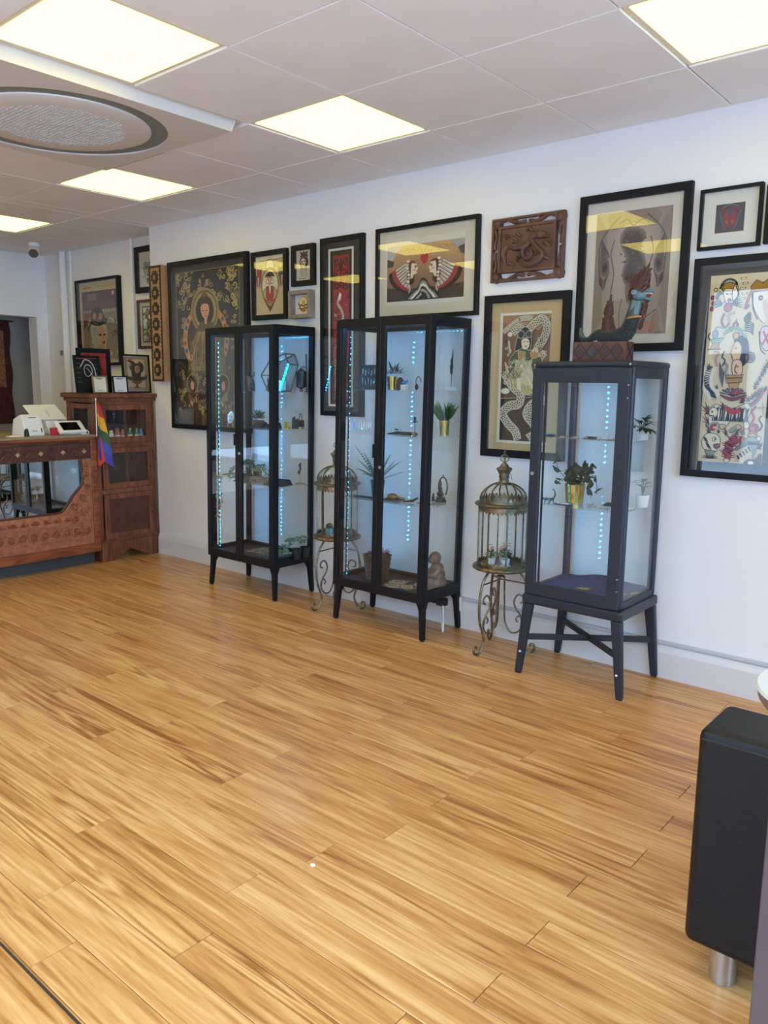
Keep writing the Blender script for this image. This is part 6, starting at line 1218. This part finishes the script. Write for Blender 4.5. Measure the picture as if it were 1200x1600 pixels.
# laughing monk statue
t = thing('monk_statue','bronze statue of a seated monk at the base of the middle cabinet','statue',(-2.575,-.20,ZD),-2.3)
mb = MB(); mb.ell((0,0,.045),(.075,.062,.046),18); mb.ell((-.012,0,.085),(.052,.050,.052),16); mb.ell((.045,0,.035),(.04,.055,.032),14); mb.ell((-.018,0,.125),(.038,.046,.032),14)
for s_ in (-1,1): mb.ell((.038,s_*.045,.05),(.036,.026,.036),12); mb.tube([(-.02,s_*.046,.125),(.01,s_*.056,.095),(.045,s_*.036,.085)],[.018,.016,.012],10); mb.tube([(.02,s_*.05,.02),(.07,s_*.03,.018)],[.024,.018],10)
mb.build('robe', K['monk'], t, smooth=True)
hd = MB(); hd.ell((-.006,0,.182),(.034,.031,.036),18); hd.ell((.010,0,.170),(.025,.027,.022),14); hd.ell((.030,0,.178),(.007,.007,.008),8)
for s_ in (-1,1): hd.ell((-.004,s_*.031,.174),(.009,.005,.020),10); hd.ell((.022,s_*.013,.172),(.010,.010,.009),8); hd.ell((.024,s_*.012,.190),(.005,.008,.003),8)
hd.ell((.030,0,.162),(.004,.010,.003),8); h_ = hd.build('head', K['monk'], t, smooth=True)
bd = MB().tube([(.045+.012*math.cos(k),.034*math.cos(k*.52),.10+.022*math.sin(k*.52)) for k in range(13)],.005,6); bd.build('beads', K['woodlight'], t, smooth=True)
# --- graphite cabinet
ZA, ZB, ZD = 1.15, .84, .417
def jewel(label, x, y, z, kind, n=1, cat='jewellery'):
    t = thing(kind, label, cat, (x,y,z), 0, 'jewellery in the grey cabinet'); r2 = random.Random(int(abs(x*1e4)))
    mb = MB()
    for i in range(n):
        cx_, cy_ = U(r2,-.022,.022)*(n > 1), U(r2,-.014,.014)*(n > 1); r_ = U(r2,.006,.011); mb.tube([(cx_+r_*math.cos(q),cy_+r_*math.sin(q),.002) for q in [k*PI/5 for k in range(11)]],.0017,5)
        if i%2 == 0: mb.ell((cx_+r_,cy_,.006),(.005,.004,.0045),6)
    mb.build('rings', K['silver'], t, smooth=True); return t
tag(MB().ell((-1.80,-.36,ZA+.008),(.03,.016,.008),10).build('black_case', K['blackmat'], smooth=True),'long black case at the left of the upper shelf, grey cabinet','case')
for lb,x,y,n in (('silver ring cluster beside the black case on the upper shelf, grey cabinet',-1.735,-.37,7),('silver ring cluster left of centre on the upper shelf, grey cabinet',-1.68,-.36,7),('silver ring cluster at the middle of the upper shelf, grey cabinet',-1.625,-.35,6),('silver ring cluster right of centre on the upper shelf, grey cabinet',-1.55,-.36,6),('silver ring cluster at the right end of the upper shelf, grey cabinet',-1.50,-.34,6)): jewel(lb,x,y,ZA,'silver_rings',n)
tag(MB().box(-1.64,-1.59,-.33,-.31,ZA,ZA+.010).build('black_bracelet', K['bronze'], bevel=.002),'dark bracelet on the upper shelf of the grey cabinet','jewellery')
t = thing('dark_leaf_plant','dark divided leaf plant in a white pot on the upper shelf of the grey cabinet','potted plant',(-1.43,-.20,ZA)); pot(t,K['potwhite'],.028,.036,.05)
def palm(t, base, d, L, m):
    mb = MB(); d = Vector(d).normalized(); e = Vector(base)+d*L*.5; mb.tube([base,e],.0014,5); side = d.cross(Vector((0,0,1))).normalized()
    for k in range(5): a = (k-2)*.55; mb.leaf(e,d*math.cos(a)+side*math.sin(a)+Vector((0,0,-.35)),(0,0,1),L*.62*(1-.1*abs(k-2)),.017,.25,seg=3)
    mb.build('leaf', m, t, smooth=True)
for (dx,dy,dz) in ((.7,-.2,.6),(-.7,-.3,.5),(.2,-.7,.7),(.1,.5,.9),(.9,-.4,.1),(-.3,-.6,.9),(.5,-.8,.2),(-.8,.1,.3),(.45,.1,1)): palm(t,(0,0,.048),(dx,dy,dz),.085,K['leafdark'])
t = thing('pothos_plant','heart leaved trailing plant in a gold pot on the middle shelf of the grey cabinet','potted plant',(-1.725,-.235,ZB)); pot(t,K['goldpot'],.041,.049,.086)
heart = MB(); hp = smooth([(0,0),(.012,-.006),(.020,.004),(.019,.016),(.010,.030),(0,.042),(-.010,.030),(-.019,.016),(-.020,.004),(-.012,-.006)],3,True); n_ = len(hp)
heart.add([(x,y,-.25*abs(x)-2.2*(y*y)) for x,y in hp]+[(0,.016,.002)],[(i,(i+1)%n_,n_) for i in range(n_)]); me_h = heart.mesh('leaf', K['leafdark'], smooth=True)
sm = MB(); lv = []
def runner(pts, n):
    P_ = smooth(pts,5); sm.tube(P_,.0015,5)
    for i in range(n): lv.append(P_[int((i+.6)/n*(len(P_)-1))])
runner([(0,0,.08),(.04,-.02,.14),(.09,-.03,.145),(.12,-.03,.11),(.125,-.03,.05)],7); runner([(0,0,.08),(.05,-.02,.11),(.085,-.03,.08),(.10,-.03,.03)],5); runner([(0,0,.08),(-.05,-.02,.12),(-.085,-.02,.16),(-.095,-.02,.20),(-.08,-.02,.205)],4); runner([(0,0,.08),(.03,0,.13),(.07,.0,.17),(.10,.0,.17)],4); runner([(0,0,.08),(-.05,-.03,.11),(-.075,-.03,.08)],4)
for i in range(26): a = U(rg,0,6.28); r_ = U(rg,.0,.05); lv.append((r_*math.cos(a),r_*math.sin(a),.09+U(rg,0,.07)))
sm.build('stems', K['leafmid'], t)
for p in lv: inst('leaf', me_h, t, p, (U(rg,.2,1.5),U(rg,-.5,.5),U(rg,2.4,4.4)), U(rg,.75,1.15))
t = thing('lizard_figurine','small dark lizard figurine with raised tail on the middle shelf of the grey cabinet','figurine',(-1.80,-.33,ZB)); mb = MB().tube(smooth([(-.035,0,.012),(-.02,0,.015),(.0,0,.014),(.014,0,.02),(.024,0,.04),(.016,0,.06),(.008,0,.062)],5),[.004]*3+[.007]*9+[.0055]*4+[.004]*6+[.0025]*9,6); mb.ell((-.04,0,.014),(.010,.007,.006),8)
for x in (-.022,.004):
    for s_ in (-1,1): mb.tube([(x,s_*.004,.012),(x+.004,s_*.016,.008),(x,s_*.02,0)],.0025,5)
mb.build('body', K['bronze'], t, smooth=True)
t = thing('silver_necklace','silver necklace coiled on a dark pad on the middle shelf of the grey cabinet','jewellery',(-1.715,-.365,ZB)); MB().ell((0,0,.003),(.05,.025,.003),14).build('pad', K['velvet'], t); mb = MB()
for r_ in (.02,.03,.04): mb.tube([(r_*math.cos(a),r_*.5*math.sin(a),.007) for a in [k*PI/8 for k in range(17)]],.0018,5)
mb.build('chain', K['silver'], t, smooth=True)
for lb,x,y,n in (('silver ring pair at the centre of the middle shelf, grey cabinet',-1.63,-.28,3),('silver rings near the front of the middle shelf, grey cabinet',-1.585,-.33,4),('silver rings at the right of the middle shelf, grey cabinet',-1.53,-.34,3),('silver ring cluster beside the white pot, grey cabinet',-1.425,-.31,5)): jewel(lb,x,y,ZB,'silver_rings',n)
tag(MB().hexa([(-1.58,-.25,ZB),(-1.50,-.25,ZB),(-1.50,-.21,ZB),(-1.58,-.21,ZB)],[(-1.57,-.245,ZB+.006),(-1.505,-.245,ZB+.006),(-1.505,-.215,ZB+.016),(-1.57,-.215,ZB+.012)]).build('black_wedge', K['blackmat'], bevel=.001),'black display wedge on the middle shelf of the grey cabinet','display tray')
t = thing('broad_leaf_plant','broad grey-green leaf plant in a white pot at the right of the grey cabinet','potted plant',(-1.428,-.15,ZB)); pot(t,K['potwhite'],.026,.032,.055); me_g = MB().leaf((0,0,0),(1,0,.35),(0,0,1),.06,.03,.45,seg=6,fold=.1).mesh('leaf', K['leafgrey'], smooth=True); mb = MB()
for k in range(7):
    a = k*.9; h_2 = .09+.012*(k%3); mb.tube([(0,0,.05),(.010*math.cos(a),.010*math.sin(a),h_2)],.0014,5); inst('leaf', me_g, t, (.010*math.cos(a),.010*math.sin(a),h_2), (0,-.2,a), .75+.1*(k%3))
mb.build('stems', K['leafmid'], t)
t = thing('velvet_cloth','crumpled dark blue velvet cloth on the floor of the grey cabinet','cloth',(-1.63,-.225,ZD)); nx, ny = 22, 18; vs = []
for j in range(ny+1):
    for i in range(nx+1):
        u, v = i/nx, j/ny; vs.append((-.215+.43*u,-.165+.33*v,.006+.010*(.5+.5*math.sin(u*9+v*4))*(v)+.012*(.5+.5*math.sin(v*11-u*5))*v+.045*max(0,v-.75)*2*(1-abs(u-.5))))
N_ = (nx+1)*(ny+1); mb = MB(); mb.add(vs+[(p[0],p[1],.0005) for p in vs],[(j*(nx+1)+i,j*(nx+1)+i+1,(j+1)*(nx+1)+i+1,(j+1)*(nx+1)+i) for j in range(ny) for i in range(nx)]+[(i,N_+i,N_+i+1,i+1) for i in range(nx)]+[((j+1)*(nx+1),N_+(j+1)*(nx+1),N_+j*(nx+1),j*(nx+1)) for j in range(ny)]+[(j*(nx+1)+nx,N_+j*(nx+1)+nx,N_+(j+1)*(nx+1)+nx,(j+1)*(nx+1)+nx) for j in range(ny)]+[(ny*(nx+1)+i+1,N_+ny*(nx+1)+i+1,N_+ny*(nx+1)+i,ny*(nx+1)+i) for i in range(nx)]); mb.build('cloth', K['velvet'], t, smooth=True)
gold = mat('yellow_gold','#c9a94e',.3,.8)
def trinkets(label, x, y, m, n, dx, dy, r_, name): 
    t = thing(name, label, 'jewellery', (x,y,ZD+.018), 0, 'jewellery in the grey cabinet'); mb = MB()
    for i in range(n): mb.tube([(dx*i+r_*math.cos(q),dy*i+r_*math.sin(q)*.8,.002*math.sin(q*2+i)) for q in [k*PI/5 for k in range(11)]],.0016,5)
    mb.build('pieces', m, t, smooth=True)
trinkets('gold bracelets on the blue cloth of the grey cabinet',-1.655,-.27,gold,3,.016,.006,.014,'gold_bracelets'); trinkets('row of tiny silver rings at the front of the blue cloth',-1.615,-.355,K['silver'],6,.02,.0,.004,'ring_row'); trinkets('scattered tiny silver rings at the left of the blue cloth',-1.80,-.34,K['silver'],5,.018,.012,.004,'ring_row'); trinkets('gold charms at the right of the blue cloth, nearer the front',-1.46,-.27,gold,4,.004,.014,.007,'gold_charms'); trinkets('gold charms at the right of the blue cloth, further back',-1.43,-.20,gold,4,.004,.012,.007,'gold_charms')
# naga figurine on the grey cabinet
ZN = 1.4955
t = thing('naga_figurine','painted wooden dragon with red crest on a diamond-patterned block atop the grey cabinet','figurine',(-1.59,-.29,ZN),.10)
P1 = mat('red_brown_paint','#5c352c',.6,var=.35,vscale=40); P2 = mat('blue_grey_scales','#39464a',.55,var=.45,vscale=60,bump=.5,bscale=120); P3 = mat('crest_red','#43241f',.6,var=.35,vscale=50,bump=.5,bscale=90); P4 = mat('pale_blue_paint','#5d7680',.6,var=.15,vscale=50); P5 = mat('ochre_paint','#a87a3a',.6)
MB().box(-.126,.118,-.052,.052,0,.085).build('block', P1, t, bevel=.003)
dm = MB(); BP = mat('slate_blue_paint','#33404c',.6); BB = mat('umber_paint','#3c2a24',.6)
for k in range(4):
    x = -.092+.056*k; o_ = .028
    for (a,b) in (((x-o_,.042),(x,.078)),((x,.078),(x+o_,.042)),((x+o_,.042),(x,.008)),((x,.008),(x-o_,.042))): dm.bar((a[0],-.053,a[1]),(b[0],-.053,b[1]),.007,.003,up=(0,1,0))
    MB().prism([(x-.015,.042),(x,.062),(x+.015,.042),(x,.022)], lambda u,v:(u,-.052,v), lambda u,v:(u,-.0545,v)).build('diamond', BP if k == 1 else BB, t)
for (a,b) in (((-.04,.01),(.04,.075)),((-.04,.075),(.04,.01))): dm.bar((.119,a[0],a[1]),(.119,b[0],b[1]),.007,.004,up=(1,0,0))
dm.build('lattice', K['potblack'], t)
NX = lambda x: -.112+(x+.112)*1.25
path = [(NX(x),0,z) for x,z in smooth([(-.112,.150),(-.110,.125),(-.100,.100),(-.082,.094),(-.06,.112),(-.040,.118),(-.015,.102),(.02,.105),(.055,.125),(.070,.165),(.078,.21),(.090,.258)],5)]; n_ = len(path)
rad = [(.006+.010*min(1,i/14)+.020*max(0,min(1,(i-18)/16))-.010*max(0,min(1,(i-40)/14))) for i in range(n_)]
MB().tube(path, rad, 14).build('body', P2, t, smooth=True)
sc = MB()
for i in range(8, n_-8, 1):
    p = Vector(path[i]); d = (Vector(path[i+1])-Vector(path[i-1])).normalized(); u = Vector((0,1,0)); v = d.cross(u)
    for k in range(7):
        a = -PI*.95+ (k+.5*(i%2))*.30; q = p+(u*math.sin(a)*-1*-1+v*math.cos(a))*rad[i]*.98; q.y = p.y-abs(q.y-p.y)
        sc.ell(q, (rad[i]*.17,rad[i]*.17,rad[i]*.17), 6)
o = sc.build('scales', mat('dark_scale_paint','#1c2428',.5), t, smooth=True); o['kind'] = 'stuff'
MB().prism([(NX(.060),.188),(NX(.098),.192),(NX(.106),.255),(NX(.076),.262)], lambda x,z:(x,-.027,z), lambda x,z:(x,.027,z)).build('chest_plate', P4, t, bevel=.008); MB().tube([(NX(.079)+.033*math.cos(a),.033*math.sin(a),.186+.004*math.cos(a)) for a in [k*PI/8 for k in range(17)]],.005,6).build('collar', P5, t, smooth=True)
hx_ = NX(.098)
mb = MB().ell((hx_,0,.282),(.036,.027,.026),16); mb.ell((hx_+.034,0,.296),(.026,.019,.012),12); mb.ell((hx_+.030,0,.264),(.024,.016,.008),10,mat=Matrix.Rotation(.30,3,'Y')); mb.ell((hx_-.022,-.022,.292),(.016,.008,.014),8); mb.ell((hx_-.022,.022,.292),(.016,.008,.014),8); h_ = mb.build('head', P4, t, smooth=True)
MB().ell((hx_+.026,0,.279),(.022,.017,.010),8).build('mouth', mat('mouth_red','#6e241f',.5), h_); mb = MB()
for s_ in (-1,1): mb.ell((hx_+.014,s_*.023,.302),(.005,.004,.005),8)
mb.build('eyes', K['potwhite'], h_, smooth=True); mb = MB()
for s_ in (-1,1):
    for k in range(4): mb.tube([(hx_+.022+.008*k,s_*.013,.287),(hx_+.022+.008*k,s_*.013,.280)],[.0025,.0006],5)
mb.build('teeth', K['potwhite'], h_)
def flamer(name, spine, r0, n, L, par, m, both=True):
    """a carved flame: a tapering core with overlapping pointed tongues along it"""
    S = smooth(spine, 4); mb = MB().tube([(x,0,z) for x,z in S],[max(.003,r0*(1-i/len(S))) for i in range(len(S))],10)
    for i in range(n):
        q = i/n; k = int(q*(len(S)-2)); p = Vector((S[k][0],0,S[k][1])); d = (Vector((S[k+1][0],0,S[k+1][1]))-p).normalized(); sd = Vector((-d.z,0,d.x))
        for s_ in (-1,1):
            for yy in (-1,0,1):
                b_ = p+sd*s_*r0*.55*(1-q)+Vector((0,yy*r0*.5*(1-q),0)); e_ = b_+d*L*(1.1-.5*q)+sd*s_*L*.45; mb.tube([b_,b_.lerp(e_,.5)+sd*s_*.003,e_],[r0*.42*(1-.6*q),r0*.32*(1-.6*q),.001],6)
    return mb.build(name, m, par, smooth=True)
flamer('crest',[(hx_-.012,.302),(hx_+.0,.335),(hx_+.012,.365),(hx_+.030,.412)],.034,7,.034,t,P3)
flamer('mane',[(hx_-.026,.30),(hx_-.040,.28),(hx_-.046,.255)],.016,4,.018,t,P3)
flamer('wing',[(.022,.10),(.012,.17),(.014,.23),(.022,.290)],.030,9,.026,t,P3)
flamer('spines',[(NX(.092),.14),(NX(.106),.20),(NX(.118),.25),(NX(.126),.27)],.014,8,.020,t,P3)
# --- plants inside the birdcages
def cactus(label, x, y, tall):
    t = thing('cactus', label, 'cactus', (x,y,.4645)); MB().lathe([(.001,0),(.024,0),(.028,.04),(.025,.04),(.024,.034),(.001,.034)],16).build('pot', K['potteal'], t, smooth=True); mb = MB().ell((0,0,.05 if not tall else .068),(.024 if not tall else .015,.024 if not tall else .015,.02 if not tall else .04),14); mb.build('cactus_body', mat('cactus_skin','#3f4438',.8,var=.3,vscale=90,bump=.8,bscale=160), t, smooth=True)
cactus('low round cactus in a teal pot inside the left birdcage',-3.375,-.215,False); cactus('taller cactus in a teal pot inside the left birdcage',-3.305,-.205,True)
def flowerpot(label, x, y, fm, n):
    t = thing('flower_pot', label, 'potted plant', (x,y,.4645)); pot(t,K['potwhite'],.018,.024,.036); bushy(t,K['leafgrass'],(0,0,.04),(.03,.03,.03),36,.028,.012,rg); mb = MB()
    for i in range(n):
        a = U(rg,0,6.28); p = Vector((U(rg,0,.03)*math.cos(a),U(rg,0,.03)*math.sin(a),.075+U(rg,0,.035)))
        for k in range(5): q = k*1.257; mb.leaf(p,(math.cos(q),math.sin(q),.3),(0,0,1),.012,.009,.1,seg=2)
    mb.build('blossoms', fm, t, smooth=True)
flowerpot('pale pink flowers in a white pot inside the right birdcage',-2.18,-.235,K['flowerpink'],9); flowerpot('orange flowers in a white pot at the back of the right birdcage',-2.145,-.17,K['flowerorange'],9); flowerpot('pink flowers with full green leaves in a white pot inside the right birdcage',-2.10,-.225,K['flowerpink'],7)
